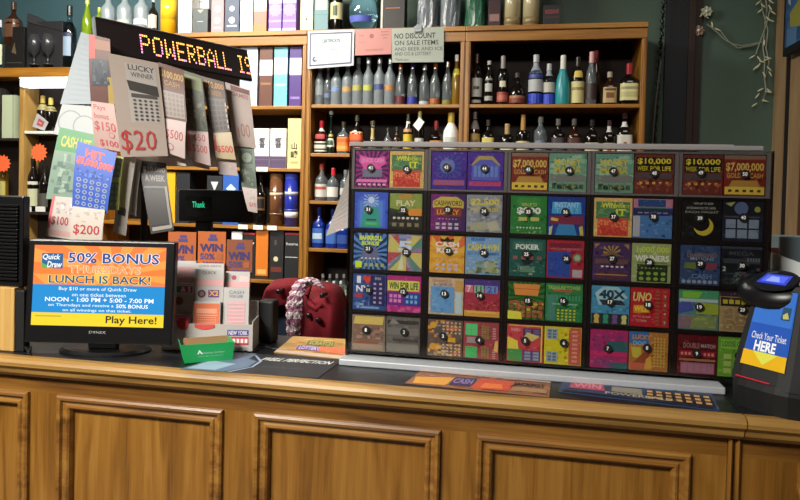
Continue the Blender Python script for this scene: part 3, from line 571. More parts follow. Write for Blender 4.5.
n3 = ypaper('notice', [(392, 28.5), (444, 27), (443.5, 62), (392, 62.5)], SHY-.0212, '969e94', [('t', 'NO DISCOUNT', .05, .15, .84, .31, '1c201e', .03), ('t', 'ON SALE ITEMS', .05, .36, .9, .5, '2c302e', .01), ('t', 'AND BEER AND ICE', .05, .56, .98, .66, '343836', 0), ('t', 'AND CIG & LOTTERY', .05, .7, .76, .8, '343836', 0), ('t', 'Thank you', .06, .88, .32, .97, '3c403e', 0)], 'handwritten grey white notice reading NO DISCOUNT ON SALE ITEMS', 'notice')
p = atY(417.5, 29, SHY-.04); b = MB(); b.box(p.x-.022, p.x+.022, SHY-.031, SHY-.0214, p.z-.012, p.z+.02); b.box(p.x-.008, p.x+.008, SHY-.034, SHY-.031, p.z+.005, p.z+.03); tag(b.build('binder_clip', mat('clip_metal', '6a6e70', .35, .8)), 'small metal clip holding the handwritten notice to the rail', 'clip')
# ------------------------------------------------------------------ the counter
FY = .018           # face of the cabinets
XS = atY(744, 400, 0).x         # seam between the two counters
CXL, CXR = -2.3, WALLX-.01
def nosing(name, x0, x1, parent):
    prof = [(.004, CT+.001), (-.016, CT+.001), (-.026, CT-.004), (-.03, CT-.012), (-.028, CT-.022), (-.02, CT-.028), (-.016, CT-.031), (-.012, CT-.045), (0, CT-.056), (.015, CT-.06), (.015, CT-.02), (.004, CT-.02)]
    mb = MB(); mb.loft([[(x0, y, z) for y, z in prof], [(x1, y, z) for y, z in prof]]); return mb.build(name, NOSE, parent)
def worktop(x0, x1, label):
    r = empty('worktop', ((x0+x1)/2, .3, CT), label, 'worktop')
    boxo('laminate_top', LAM, x0, x1, .004, CTD, CT-.03, CT, r, .0008); nosing('edge_moulding', x0, x1, r); return r
CTD = atZ(300, 336.5, CT).y
worktop(CXL, XS-.0015, 'long black laminate worktop with a rounded oak edge, under the ticket rack'); worktop(XS+.0015, CXR, 'black worktop with oak edge carrying the ticket checking machine')
def frame_sweep(x0, x1, z0, z1, prof):
    mb = MB(); rings = []
    for d, y in prof: rings.append([(x0+d, y, z0+d), (x1-d, y, z0+d), (x1-d, y, z1-d), (x0+d, y, z1-d)])
    mb.loft(rings, cap=False); return mb
MPROF = [(0, FY), (.001, FY-.010), (.006, FY-.014), (.013, FY-.012), (.017, FY-.004), (.024, FY-.003), (.028, FY-.007), (.033, FY-.008), (.038, FY-.004), (.041, FY+.006), (.041, FY+.014)]
def cabinet(label, x0, x1, panels, zt):
    r = empty('counter_cabinet', ((x0+x1)/2, .3, 0), label, 'counter')
    ztop = CT-.06
    zb = .34
    boxo('rail', OAKH, x0, x1, FY, FY+.02, zt, ztop, r, 0); boxo('rail', OAKH, x0, x1, FY, FY+.02, 0, zb, r, 0)
    edges = [x0]+[e for pr in panels for e in pr]+[x1]
    for i in range(0, len(edges), 2):
        if edges[i+1]-edges[i] > .004: boxo('stile', OAKV, edges[i], edges[i+1], FY, FY+.02, zb, zt, r, 0)
    for a, c in panels:
        p = boxo('panel', OAKV, a+.03, c-.03, FY+.013, FY+.019, zb+.03, zt-.03, r, 0)
        frame_sweep(a, c, zb, zt, MPROF).build('panel_moulding', OAKH2, p)
    boxo('carcass', DKBRN, x0+.001, x1-.001, FY+.021, CTD-.02, .02, CT-.031, r, 0)
    return r
OAKH2 = wood('oak_moulding', '563613', '795020', '8f672c', 'X', .3, .4)
fx = lambda u, v: atY(u, v, FY).x
zt = atY(350, 421, FY).z
PAN = [(-2.25, -1.82), (-1.76, fx(30.5, 400)), (fx(58.5, 410), fx(224, 420)), (fx(255, 420), fx(441, 440)), (fx(476.5, 440), fx(690.5, 460))]
xq = fx(727, 450)
cabinet('oak panelled counter front along the whole left and middle of the picture', CXL, xq, PAN, zt)
zt2 = zt
cabinet('oak counter front section at the right end behind the seam', XS+.004, CXR, [(fx(797, 480), CXR-.05)], zt2)
mb = MB(); 
xe = XS+.003
mb.loft([[(xq+.001+(xe-xq-.002)*f, FY+dy, z) for f, dy in ((0, .01), (0, -.006), (.2, -.012), (.38, -.006), (.42, .002), (.55, .002), (.6, -.006), (.8, -.012), (1, -.006), (1, .01))] for z in (0, CT-.061)])
tag(mb.build('corner_post', OAKV), 'narrow beaded oak post between the two counter sections', 'post')
# ------------------------------------------------------------------ ticket rack
DX0, MW, RP, DTOP, DY = -.4675, .2149, .1145, 1.6695, .185
DX1 = DX0+5*MW; DBOT = DTOP-5*RP
rk = empty('ticket_rack', ((DX0+DX1)/2, .25, CT), 'wide rack of fifty numbered scratch ticket slots standing on the black worktop', 'ticket rack')
STEEL = mat('brushed_base', 'a9adb2', .45, .15, noise=.08, scale=90)
b = MB(); b.box(DX0-.012, DX1-.1, .142, .33, CT+.0005, CT+.018); b.build('base_plate', STEEL, rk, bevel=.003)
b = MB(); b.box(DX0, DX1, DY+.112, DY+.125, CT+.018, DTOP+.004); b.build('back_panel', BLKM, rk)
for x in (DX0-.006, DX1+.001): boxo('end_panel', SMOKE if x < 0 else MATS['smoked_acrylic'], x, x+.005, DY-.002, DY+.125, CT+.018, DTOP+.004, rk, .001)
RAIL = mat('grey_plastic_rail', '8a8686', .35)
boxo('top_rail', RAIL, DX0-.006, DX1-.02, DY-.004, DY+.03, DTOP+.0045, DTOP+.016, rk, .002)
boxo('rear_rail', RAIL, DX0+.01, DX1-.06, DY+.09, DY+.12, DTOP+.012, DTOP+.026, rk, .002)
BIN = mat('bin_plastic', '1b1514', .4); BING = mat('bin_plastic_grey', '6e6868', .4)
ORDN = ['', 'first', 'second', 'third', 'fourth', 'fifth']
TW, TH = .0955, .101
def Z(*a): return list(a)
Y_, W_, K_ = 'e8d84a', 'e8e8e8', '141416'
A = {}
A[41] = ('a0207c', [('b', .5, .5, 22, '3a1450'), ('p', [(.14, .12), (.1, .3), (.24, .44), (.2, .56), (.8, .56), (.76, .44), (.92, .32), (.86, .14), (.6, .2), (.4, .18)], 'e05aa8'), ('t', 'QUICK CASH', .18, .2, .84, .34, 'f0a0cc', .04), ('r', .22, .5, .8, .72, '74788c'), ('r', .05, .78, .95, .86, 'e87ab4'), ('g', .06, .88, .94, .97, 6, 1, .6, 'e6b4c8')])
SFL = ('d8b46c', [('r', .06, .1, .94, .55, '4c7a54'), ('z', .08, .12, .92, .5, 30, .1, ['6a9a5c', '3a6a60', '8aa850']), ('t', 'WIN', .2, .12, .56, .26, 'd8dc3c', .05), ('t', 'FOR', .58, .17, .82, .26, 'd8dc3c', .03), ('t', 'IT', .58, .28, .84, .46, 'd8dc3c', .05), ('r', .1, .52, .9, .97, 'd0523c'), ('t', 'TICKET', .14, .58, .86, .74, 'e89060', .04), ('t', 'CASH', .14, .78, .86, .95, 'b8302c', .05), ('z', .1, .55, .9, .97, 24, .08, ['dc7a50', 'c03c34'])])
A[42] = SFL; A[37] = SFL
A[43] = ('46288c', [('b', .45, .4, 16, '3a4ca0', (.15, .1, .85, .7)), ('c', .45, .38, .2, '6a7ab8'), ('c', .45, .42, .1, 'a85a6a'), ('r', .06, .76, .94, .9, 'b05a5c'), ('t', 'FORTUNE', .08, .77, .92, .89, '7a5cb0', .03), ('z', 0, 0, 1, .3, 12, .05, ['6a48ac', '8a6ac8'])])
A[44] = ('4a2c92', [('p', [(.12, .3), (.12, .75), (.9, .75), (.9, .3), (.7, .14), (.3, .14)], '5a5cb8'), ('p', [(.1, .34), (.14, .36), (.34, .2), (.68, .2), (.88, .36), (.92, .34), (.7, .1), (.3, .1)], 'b09a58'), ('g', .16, .3, .86, .72, 6, 1, .7, '6a8ccc'), ('r', .06, .78, .94, .9, 'c0486a'), ('t', 'JACKPOT', .1, .79, .9, .89, '8a3a80', .03)])
GR = lambda: ('7c2c20', [('r', 0, 0, 1, .1, '8a6a58'), ('t', '$7,000,000', .04, .18, .96, .42, 'd8b860', .05), ('t', 'GOLDEN CASH', .06, .44, .94, .56, 'c8a050', .03), ('p', [(.2, .62), (.1, .8), (.9, .8), (.8, .62)], 'b48a40'), ('r', .02, .78, .98, .97, 'dcc04a'), ('g', .06, .82, .94, .94, 5, 1, .5, '4a3820')])
A[45] = GR(); A[50] = GR()
BL = lambda: ('6c9a84', [('z', 0, 0, 1, .6, 40, .14, ['8ab8a0', '4a7a68', 'a0c0a8']), ('t', 'MONEY', .14, .14, .86, .32, 'd0c050', .05), ('t', 'MANIA', .14, .34, .86, .52, 'c8b84c', .05), ('r', .04, .56, .96, .74, '7a7c78'), ('g', .06, .78, .94, .95, 6, 1, .7, '4a5a3c'), ('z', .05, .76, .95, .96, 16, .08, ['8a8a50', '2c3a2c'])])
A[46] = BL(); A[47] = BL()
TT = lambda: ('6a3028', [('r', .04, .08, .96, .44, '16120f'), ('t', '$10,000', .07, .1, .93, .27, 'dcc83c', .05), ('t', 'WEEK', .07, .3, .36, .42, 'b8b038', .04), ('t', 'FOR LIFE', .4, .3, .93, .42, 'd0c040', .04), ('r', .04, .48, .96, .62, '54464a'), ('g', .08, .66, .92, .8, 5, 1, .45, 'd8a850'), ('z', .04, .64, .96, .94, 26, .06, ['a03a2c', '8a4a34', 'b86a4a'])])
A[48] = TT(); A[49] = TT()
A[31] = ('3c58c0', [('r', .08, .2, .92, .97, '4a6cd0'), ('r', .16, .25, .84, .97, '5a86d4'), ('b', .5, .22, 14, '9ab8e0', (.28, .06, .72, .42)), ('c', .5, .22, .09, 'c8d8ec'), ('p', [(.3, .4), (.2, .97), (.8, .97), (.7, .4)], '3a9c8a'), ('r', .36, .74, .66, .79, '2c4a6c'), ('r', .34, .84, .68, .9, '5ac060')])
A[32] = ('26261e', [('p', [(.03, .02), (.03, .5), (.97, .62), (.97, .02)], '8a9a4c'), ('t', 'PLAY', .22, .2, .78, .36, 'd4d0a4', .05), ('t', 'SUPER', .3, .04, .7, .17, 'd08a3a', .04), ('p', [(.5, .45), (.6, .62), (.97, .62), (.97, .42)], 'd88c34'), ('p', [(.03, .42), (.03, .55), (.5, .5)], '34402c'), ('d', .1, .64, .9, .74, 6, 1, .7, 'd8d4cc'), ('g', .06, .78, .94, .96, 4, 1, .55, '8c8464')])
A[33] = ('70286e', [('r', .55, 0, 1, 1, '45285c'), ('p', [(.06, .2), (.06, .38), (.94, .38), (.94, .2), (.75, .08), (.28, .08)], 'c8b454'), ('t', 'CASHWORD', .1, .18, .9, .32, '4a3c24', .03), ('p', [(.12, .36), (.12, .6), (.88, .6), (.88, .36)], '8c3a2c'), ('t', 'LUCKY', .18, .42, .82, .56, 'd8a45a', .04), ('d', .22, .65, .78, .7, 6, 1, .5, 'c8c4d0'), ('g', .12, .76, .84, .97, 4, 2, .6, 'c8c0cc')])
A[34] = ('8a909a', [('z', 0, 0, 1, 1, 40, .14, ['a4a8b4', '6c727c', '9aa0a0']), ('t', '$2,500', .1, .1, .92, .3, 'd8c83c', .06), ('t', 'A WEEK', .08, .34, .46, .45, 'c8bc3c', .03), ('t', 'FOR LIFE', .5, .34, .9, .45, 'd0c43c', .04), ('p', [(.1, .78), (.55, .7), (.6, .92), (.12, .97)], 'a8a88c'), ('p', [(.58, .74), (.84, .68), (.96, .92), (.66, .98)], 'b8b49a')])
A[35] = ('2c7a38', [('r', .2, .06, .82, .26, '3a8a40'), ('t', 'WIN UP TO', .3, .18, .72, .28, 'c8c06a', .02), ('t', '$800', .18, .3, .84, .5, 'e4e8dc', .07), ('g', .18, .54, .84, .68, 2, 1, .7, 'c0bc6c'), ('d', .16, .8, .86, .88, 8, 1, .6, 'd8dcc8'), ('z', .16, .9, .86, .98, 10, .06, ['c8c08a', '9ab078'])])
A[36] = ('1e3c8c', [('p', [(.12, .14), (.1, .44), (.9, .44), (.88, .14)], '4aa0d4'), ('t', 'INSTANT', .18, .14, .84, .28, 'a8d4ec', .04), ('t', 'TAKE 5', .2, .3, .82, .43, '78c0e8', .04), ('p', [(.04, .5), (.04, .72), (.96, .72), (.96, .5)], '7c2c48'), ('p', [(.1, .54), (.3, .58), (.26, .64), (.08, .62)], 'd8c860'), ('p', [(.3, .72), (.2, 1), (.8, 1), (.7, .72)], '3a84b8'), ('p', [(.04, .8), (.14, .76), (.1, 1), (.04, 1)], 'c8c8a0'), ('p', [(.84, .78), (.94, .74), (.96, 1), (.88, 1)], 'c8b850')])
A[38] = ('4c7ab0', [('r', 0, 0, 1, .22, 'b8788c'), ('r', .12, .02, .82, .2, '28487c'), ('r', .14, .21, .8, .24, '3a8a50'), ('r', 0, .24, 1, .42, '302c5c'), ('g', .1, .33, .9, .38, 5, 1, .7, '7c8ca8'), ('r', 0, .44, .18, .97, 'b0b0b8'), ('p', [(.72, .94), (.8, .88), (.84, .97)], '2a4064')])
A[39] = ('131416', [('t', 'WIN UP TO $500', .3, .06, .78, .12, 'c4c4bc', 0), ('t', '20 CHANCES TO WIN', .12, .17, .84, .23, 'c0c0b8', 0), ('t', 'EACH NIGHT', .1, .27, .92, .33, 'a8a890', 0), ('c', .56, .66, .23, 'c8b43c'), ('c', .5, .58, .2, '131416')])
A[40] = ('22283a', [('p', [(0, 0), (0, .35), (1, .35), (1, 0)], '1b1e26'), ('c', .45, .18, .16, '5c6c94'), ('c', .84, .2, .07, '98a04c'), ('p', [(.05, .06), (.3, .02), (.2, .14)], 'a8a86c'), ('g', .06, .44, .9, .94, 3, 2, .86, '8494a6'), ('r', .04, .38, .9, .41, '4c545c')])
A[21] = ('1c3468', [('b', .5, .55, 20, '5a8cc0'), ('p', [(.3, .4), (.2, .74), (.8, .74), (.7, .4)], '6a6c90'), ('t', 'BANKROLL', .17, .06, .86, .2, 'dcec3c', .07), ('t', 'BONUS', .24, .22, .76, .34, 'd4e43c', .07), ('d', .2, .66, .8, .73, 5, 1, .6, 'e0e4dc'), ('r', .06, .78, .26, .96, 'd0e038'), ('g', .3, .8, .95, .95, 4, 1, .6, 'a8b070')])
A[22] = ('8c7c9c', [('b', .5, .5, 9, '5a8a7c'), ('b', .45, .48, 5, 'b04c54'), ('b', .55, .5, 4, 'c8bc6c'), ('r', .32, .02, .7, .12, '8c90c8'), ('t', '5', .3, .18, .72, .46, 'c4d0f0', .06), ('p', [(.3, .97), (.42, .5), (.48, .97)], 'd0d4b0')])
A[23] = ('d89a34', [('r', 0, 0, 1, .3, 'd86838'), ('b', .5, .6, 10, 'e0b044'), ('t', 'CASH', .16, .16, .84, .3, 'e8e4dc', .06), ('t', 'KING', .2, .32, .8, .46, 'e8e4dc', .06), ('p', [(.32, .16), (.3, .06), (.42, .1), (.5, .02), (.58, .1), (.7, .06), (.68, .16)], '2c2820'), ('d', .2, .6, .85, .66, 6, 1, .6, 'c8b0b0'), ('g', .14, .72, .86, .96, 4, 2, .55, 'b4b4d8')])
A[24] = ('7ca4cc', [('r', .15, .02, .55, .1, '4878b8'), ('t', 'CASH & WIN', .06, .18, .94, .36, 'd8cc54', .06), ('t', 'SET FOR SUMMER', .04, .4, .96, .48, '3c6ca8', .02), ('z', .02, .6, .98, .97, 46, .12, ['8a9a5c', 'a8ac84', '5c6c40', 'b4b490'])])
A[25] = ('205a50', [('p', [(.08, .3), (.1, .08), (.9, .08), (.92, .3)], '3a6c60'), ('t', 'POKER', .18, .14, .82, .28, 'dce4d8', .06), ('c', .5, .5, .18, '1a2c2c'), ('g', .06, .42, .94, .58, 4, 1, .6, '8c5a54'), ('r', .3, .72, .7, .88, '6a8a74'), ('z', .05, .66, .95, .96, 20, .07, ['4a8a78', '9aa88a', '2a4a48'])])
A[26] = ('a8283c', [('r', .08, .08, .92, .22, '7a2034'), ('t', 'WIN $1,000 INSTANTLY', .1, .2, .96, .26, 'd09098', .01), ('r', .03, .3, .64, .96, '2c4ca0'), ('z', .05, .32, .62, .95, 20, .06, ['3458b0', '24408c']), ('c', .82, .45, .11, '6c8c54'), ('c', .82, .45, .07, 'a8b49a'), ('r', .7, .76, .96, .96, 'b0a8ac')])
A[27] = ('48305c', [('p', [(.05, .05), (.05, .18), (.2, .05)], '9a7c4a'), ('p', [(.95, .05), (.8, .05), (.95, .18)], '9a7c4a'), ('b', .5, .3, 12, 'b0904a', (.28, .1, .72, .3)), ('p', [(.15, .38), (.5, .24), (.85, .38), (.5, .34)], '7c6040'), ('r', .06, .44, .94, .56, '6c4c48'), ('d', .2, .6, .84, .67, 5, 1, .7, 'd8d0c8'), ('g', .1, .74, .92, .97, 3, 2, .8, '5c3440'), ('r', .1, .83, .92, .86, 'a8885c')])
A[28] = ('9aa870', [('t', '1,000,000', .12, .08, .96, .26, 'c8d44a', .05), ('t', 'WINNERS', .08, .3, .95, .46, 'e4e8d8', .06), ('r', .14, .54, .92, .98, '27361f'), ('r', .14, .47, .9, .52, '7c8c50'), ('d', .22, .6, .8, .66, 6, 1, .7, '7c9a5c'), ('d', .16, .7, .9, .97, 4, 2, .7, '8cac4c')])
A[29] = ('354a70', [('z', 0, 0, 1, .3, 14, .12, ['44587c', '2c3c5c']), ('t', 'DIAMOND', .18, .2, .92, .3, '8a7468', .03), ('t', 'MILLIONS', .26, .3, .84, .38, '9ca4b0', .02), ('r', .12, .44, .4, .6, '6c7a3c'), ('r', .62, .44, .92, .6, '84424a'), ('t', 'CASH', .3, .72, .8, .84, '6c84ac', .04), ('d', .04, .86, .96, .98, 7, 1, .8, '94a4b4')])
A[30] = ('181c22', [('r', 0, 0, 1, .06, '3a4450'), ('t', 'MEGA', .2, .12, .8, .22, '4a5058', .03), ('r', .06, .3, .94, .42, '3c4248'), ('g', .62, .24, .95, .4, 5, 1, .6, '6c7278'), ('t', '2', .04, .5, .12, .62, 'c8ccd0', .05), ('r', .06, .66, .94, .7, '384048'), ('g', .06, .76, .94, .96, 6, 2, .7, '343c3c'), ('z', .3, .4, .95, .9, 12, .08, ['4a6c5c', '5c4a54'])])
A[11] = ('34508c', [('t', 'I', .12, .06, .24, .26, 'e8ecf0', .06), ('p', [(.44, .28), (.3, .14), (.3, .07), (.36, .03), (.44, .08), (.52, .03), (.58, .07), (.58, .14)], 'd04430'), ('t', 'NY', .1, .32, .5, .5, 'e8ecf0', .06), ('r', .06, .54, .3, .66, 'b83c4c'), ('r', .53, .04, .96, .86, '2a2c60'), ('g', .58, .2, .92, .84, 2, 5, .45, 'c0a8bc'), ('t', 'WIN', .66, .08, .84, .16, 'c8ccd8', .02), ('z', .06, .7, .5, .95, 10, .1, ['6c90c0', '9cb4d4']), ('r', .3, .9, .8, .95, '8ca8cc')])
A[12] = ('b0327c', [('r', 0, .46, 1, .82, '70308c'), ('r', .02, .14, .95, .42, 'dcd864'), ('t', 'WIN FOR LIFE', .06, .18, .92, .38, '2c5a30', .06), ('g', .06, .5, .44, .76, 3, 2, .7, 'e08ac0'), ('r', .52, .48, .96, .8, '28489c'), ('g', .54, .5, .92, .78, 3, 2, .6, '84b8e0'), ('z', 0, .84, 1, 1, 14, .1, ['c84c94', 'd0609c'])])
A[13] = ('d0b490', [('t', 'CROSSWORD', .1, .05, .64, .13, 'a06c64', .02), ('t', 'BONUS', .14, .15, .68, .22, '50649c', .02), ('r', .06, .24, .74, .95, '6aa0d0'), ('z', .08, .26, .72, .93, 18, .1, ['78acd8', '5c90c4']), ('r', .78, .38, .96, .96, 'b4ccd4'), ('r', .76, .06, .98, .34, 'c8a058'), ('g', .1, .95, .5, .99, 2, 1, .3, 'f0ecd8')])
A[14] = ('a8384c', [('r', 0, 0, 1, .26, '4c3c84'), ('r', 0, .84, 1, 1, 'd8a44c'), ('r', .02, .16, .24, .36, 'd87884'), ('t', '7', .08, .17, .18, .35, 'f0d8d8', .05), ('r', .27, .16, .54, .36, '94bc9c'), ('t', '11', .32, .18, .48, .34, '2c6c50', .05), ('r', .58, .16, .94, .36, '7c94cc'), ('t', '21', .64, .18, .88, .34, '3c58a0', .05), ('z', .02, .62, .98, .8, 34, .05, ['d86c4c', '7c2c38', 'b84c40']), ('r', .06, .86, .9, .9, 'e8c060')])
A[15] = ('3c7830', [('b', .5, .4, 20, '1c5028'), ('p', [(.14, .06), (.2, .36), (.82, .36), (.88, .06)], 'e09248'), ('r', .17, .18, .85, .2, 'b86430'), ('g', .02, .5, .98, .96, 6, 4, .75, 'a85c40'), ('z', .02, .48, .98, .98, 26, .07, ['c8c048', '34401c', '8c9c48', 'd06c40']), ('p', [(0, .78), (0, 1), (.4, 1), (.36, .8)], 'e4e050')])
A[16] = ('308048', [('t', 'TREASURE TOWER', .06, .06, .94, .16, 'b0c868', .04), ('r', .22, .16, .72, .22, 'b85c48'), ('g', .1, .26, .95, .5, 10, 1, .6, '46a070'), ('r', .06, .3, .28, .96, '4c8878'), ('r', .18, .52, .86, .56, '7cb494'), ('d', .3, .66, .84, .98, 5, 4, .7, 'c4c43c')])
A[17] = ('4c94b8', [('p', [(.1, .2), (.3, .02), (.7, .02), (.95, .28), (.7, .5), (.2, .5)], 'a8d0d8'), ('t', '40X', .2, .1, .9, .34, '1c3c50', .08), ('p', [(.2, .36), (.3, .5), (.9, .48), (.8, .36)], '303c48'), ('r', .02, .72, .98, 1, '283838')]+[e for i, c in enumerate(('dcb860', '3c9c7c', '7c5494', 'd8cc78')) for e in (('c', .15+.24*i, .8, .07, c), ('p', [(.1+.24*i, .84), (.08+.24*i, .97), (.22+.24*i, .97), (.2+.24*i, .84)], c))])
A[18] = ('b82430', [('t', 'UNO', .06, .12, .54, .36, 'dccc78', .07, .2), ('p', [(.08, .46), (.08, .66), (.5, .64), (.5, .44)], 'd8942c'), ('t', 'WILD', .1, .48, .48, .62, 'f0d44c', .06), ('t', 'UP TO $2,500', .08, .72, .52, .78, 'd8c0b8', .01), ('t', 'TO WIN', .14, .82, .42, .88, 'd8c0b8', .01), ('g', .6, .04, .97, .98, 2, 10, .55, 'a06040'), ('g', .8, .1, .97, .98, 1, 4, .25, 'd8b0a8')])
A[19] = ('5c8c8c', [('r', 0, 0, 1, .28, '4c9c70'), ('p', [(.1, .04), (.1, .2), (.5, .2), (.6, .04)], '84c43c'), ('r', .02, .22, .98, .3, 'b8c8cc'), ('p', [(.5, .3), (.45, .6), (1, .6), (1, .34)], 'a4b43c'), ('p', [(0, .34), (0, .62), (.4, .5), (.3, .3)], '4c58a8'), ('r', .05, .64, .95, .97, '88985c'), ('p', [(.02, .66), (.02, .97), (.3, .97), (.36, .66)], '946c84'), ('z', .05, .62, .95, .97, 16, .1, ['a4ac60', '7c8c54'])])
A[20] = ('b0986c', [('r', 0, 0, 1, .12, '3a2c3c'), ('r', .02, .14, .98, .36, '2c2820'), ('g', .06, .18, .96, .32, 6, 1, .75, 'c8b438'), ('g', .06, .42, .94, .96, 3, 4, .8, 'a0845c'), ('z', .04, .4, .96, .96, 20, .08, ['c8b084', '8c7450'])])
A[1] = ('8c7c6c', [('p', [(.1, .04), (.04, .26), (.92, .26), (.96, .04)], 'd8c068'), ('p', [(.04, .26), (.04, .78), (.94, .7), (.94, .26)], '8a6c5c'), ('z', .06, .3, .94, .66, 26, .12, ['a07c6c', '705c50', 'b49484']), ('r', .1, .74, .8, .8, 'a05c40'), ('r', .06, .8, .94, .97, 'a4907c')])  # tan and yellow paint the reflection on this bin's front
A[2] = ('6c6864', [('r', .04, .1, .96, .2, '3c3836'), ('p', [(.2, .04), (.1, .2), (.4, .2)], '8c8880'), ('r', .04, .3, .96, .5, '7c7874'), ('r', .2, .6, .96, .68, '4c4844'), ('r', .04, .74, .96, .96, '88847c')])  # greys paint the glare over this bin
A[3] = ('6c5c54', [('z', 0, .02, .95, .5, 40, .1, ['d89c3c', 'c8744c', '8c9ca4', '5c5450', 'e0bc6c']), ('d', .4, .04, .98, .4, 5, 4, .6, 'e4c0a0'), ('c', .16, .16, .09, 'dca83c'), ('r', .58, .48, .8, .6, 'dcac30'), ('z', 0, .62, .95, .98, 30, .1, ['d89c3c', 'c8744c', '8c9ca4', 'e0bc6c']), ('d', .4, .64, .98, .98, 5, 4, .6, 'e4c0a0'), ('c', .16, .74, .09, 'dca83c')])
A[4] = ('a04850', [('r', .06, .06, .4, .38, '4cc06c'), ('r', .06, .68, .4, .98, '4cc06c'), ('g', .06, .06, .4, .38, 2, 2, .9, '64d084'), ('g', .5, .1, .74, .46, 3, 6, .7, '8c9448'), ('g', .78, .14, .96, .46, 1, 5, .5, 'dca8a8'), ('r', .1, .42, .4, .58, 'a89898'), ('g', .5, .66, .74, .98, 3, 6, .7, '8c9448'), ('g', .78, .72, .96, .98, 1, 5, .5, 'd8a8a0'), ('p', [(.9, .5), (.86, .76), (.98, .8), (.98, .48)], 'e8c06c')])
A[5] = ('cc4c54', [('r', .04, .02, .96, .05, 'e4cc50'), ('t', 'WIN', .1, .1, .36, .2, 'e8a8a4', .03), ('r', .44, .1, .94, .32, '4c3868'), ('g', .46, .12, .92, .3, 2, 3, .7, '7c709c'), ('p', [(.02, .34), (.02, .7), (.34, .76), (.3, .44)], 'ecdc50'), ('p', [(.46, .34), (.56, .2), (.9, .3), (.7, .44)], 'd8c878'), ('r', .02, .66, .42, .98, '4c9c54'), ('r', .44, .68, .94, .97, '5c4c84'), ('g', .46, .7, .92, .95, 2, 3, .7, '98a4b8'), ('r', .93, .02, .97, .98, 'e4d44c')])
A[6] = ('d8cc2c', [('r', .06, .06, .36, .34, '9cb0bc'), ('g', .08, .08, .34, .32, 2, 3, .7, '5c6c84'), ('r', .06, .66, .36, .94, '9cb0bc'), ('g', .08, .68, .34, .92, 2, 3, .7, '5c6c84'), ('r', .66, .02, .98, .98, 'c8604c'), ('g', .68, .06, .96, .94, 1, 8, .5, 'e4a090'), ('d', .5, .1, .66, .9, 1, 4, .5, 'a88c20')])
A[7] = ('b0306c', [('r', .46, .3, 1, .56, '30686c'), ('r', .5, .84, 1, 1, '30686c'), ('z', .08, .12, .9, .3, 22, .08, ['8a4084', '6c3c78']), ('z', .08, .36, .46, .54, 14, .08, ['8a4084', '7c3470']), ('r', .02, .58, .98, .68, 'd03070'), ('z', .06, .72, .66, .96, 24, .08, ['6c5084', '8c3c78'])])
A[8] = ('b8783c', [('r', 0, 0, .5, .3, '3c70b0'), ('t', 'LUCKY', .08, .08, .56, .2, 'd89c54', .05), ('t', 'DOG', .1, .24, .44, .36, '88c0e0', .05), ('p', [(.04, .4), (.1, .66), (.34, .7), (.3, .4)], 'd0c048'), ('p', [(.3, .6), (.1, .8), (.5, .8), (.52, .4)], '9c5030'), ('g', .62, .12, .94, .9, 4, 10, .55, 'd0c050'), ('r', .04, .8, .44, .96, 'd0684c'), ('p', [(.44, .7), (.4, .96), (.6, .96), (.56, .6)], 'dcac44')])
A[9] = ('64141e', [('t', 'DOUBLE', .16, .2, .56, .34, 'a87c78', .04), ('t', 'MATCH', .6, .22, .95, .32, 'b8a8a8', .04), ('r', .06, .4, .96, .56, 'a0242c'), ('g', .08, .42, .94, .54, 9, 1, .6, 'e0948c'), ('r', .06, .6, .96, .66, 'a87c54'), ('r', .1, .7, .94, .97, 'a86c84'), ('g', .1, .7, .94, .97, 5, 1, .8, 'b0788c')])
A[10] = ('70a838', [('r', .06, .06, .94, .3, '8cc84c'), ('t', 'LOOSE CHANGE', .1, .1, .9, .24, '34602c', .03), ('g', .1, .4, .9, .94, 3, 3, .7, 'b4cc6c')])
NAMES = {41: 'pink and violet starburst', 42: 'green and red with a tan border', 43: 'violet with a blue starburst', 44: 'violet with a blue arch', 45: 'dark red $7,000,000', 46: 'pale green banknote', 47: 'pale green banknote', 48: 'brown and yellow $10,000 lettered', 49: 'brown and yellow $10,000 lettered', 50: 'dark red $7,000,000', 31: 'bright blue with a pale crest', 32: 'olive and black PLAY lettered', 33: 'purple with a gold banner', 34: 'grey $2,500 lettered', 35: 'green $800 lettered', 36: 'navy and sky blue', 37: 'tan bordered green and red', 38: 'slate blue panel', 39: 'black crescent moon', 40: 'black with grey squares', 21: 'blue rays and yellow lettered', 22: 'multicoloured with a big 5', 23: 'orange CASH KING', 24: 'pale blue and gold', 25: 'dark green POKER', 26: 'red with a blue panel', 27: 'dark purple with a gold crown', 28: 'green 1,000,000 WINNERS', 29: 'dim navy', 30: 'nearly black', 11: 'blue I love NY', 12: 'magenta with a yellow banner', 13: 'tan with a light blue panel', 14: 'red 7 11 21', 15: 'green rays and orange banner', 16: 'green tower of yellow dots', 17: 'sky blue 40X', 18: 'red UNO lettered', 19: 'teal and lime', 20: 'tan with a black strip', 1: 'glare painted tan', 2: 'glare painted grey', 3: 'orange speckled', 4: 'red with bright green squares', 5: 'red and yellow framed', 6: 'yellow and coral', 7: 'magenta and teal', 8: 'orange blue and lime', 9: 'maroon', 10: 'lime green'}
ROWN = {0: 'top', 1: 'second', 2: 'middle', 3: 'fourth', 4: 'bottom'}
FIRST = [41, 31, 21, 11, 1]
ACOV = ACR
def FLECK(h, d=16):
    c = [int(h[i:i+2], 16) for i in (0, 2, 4)]
    return ['%02x%02x%02x' % tuple(max(0, min(255, x+q)) for x in c) for q in (d, -d, d//2)]
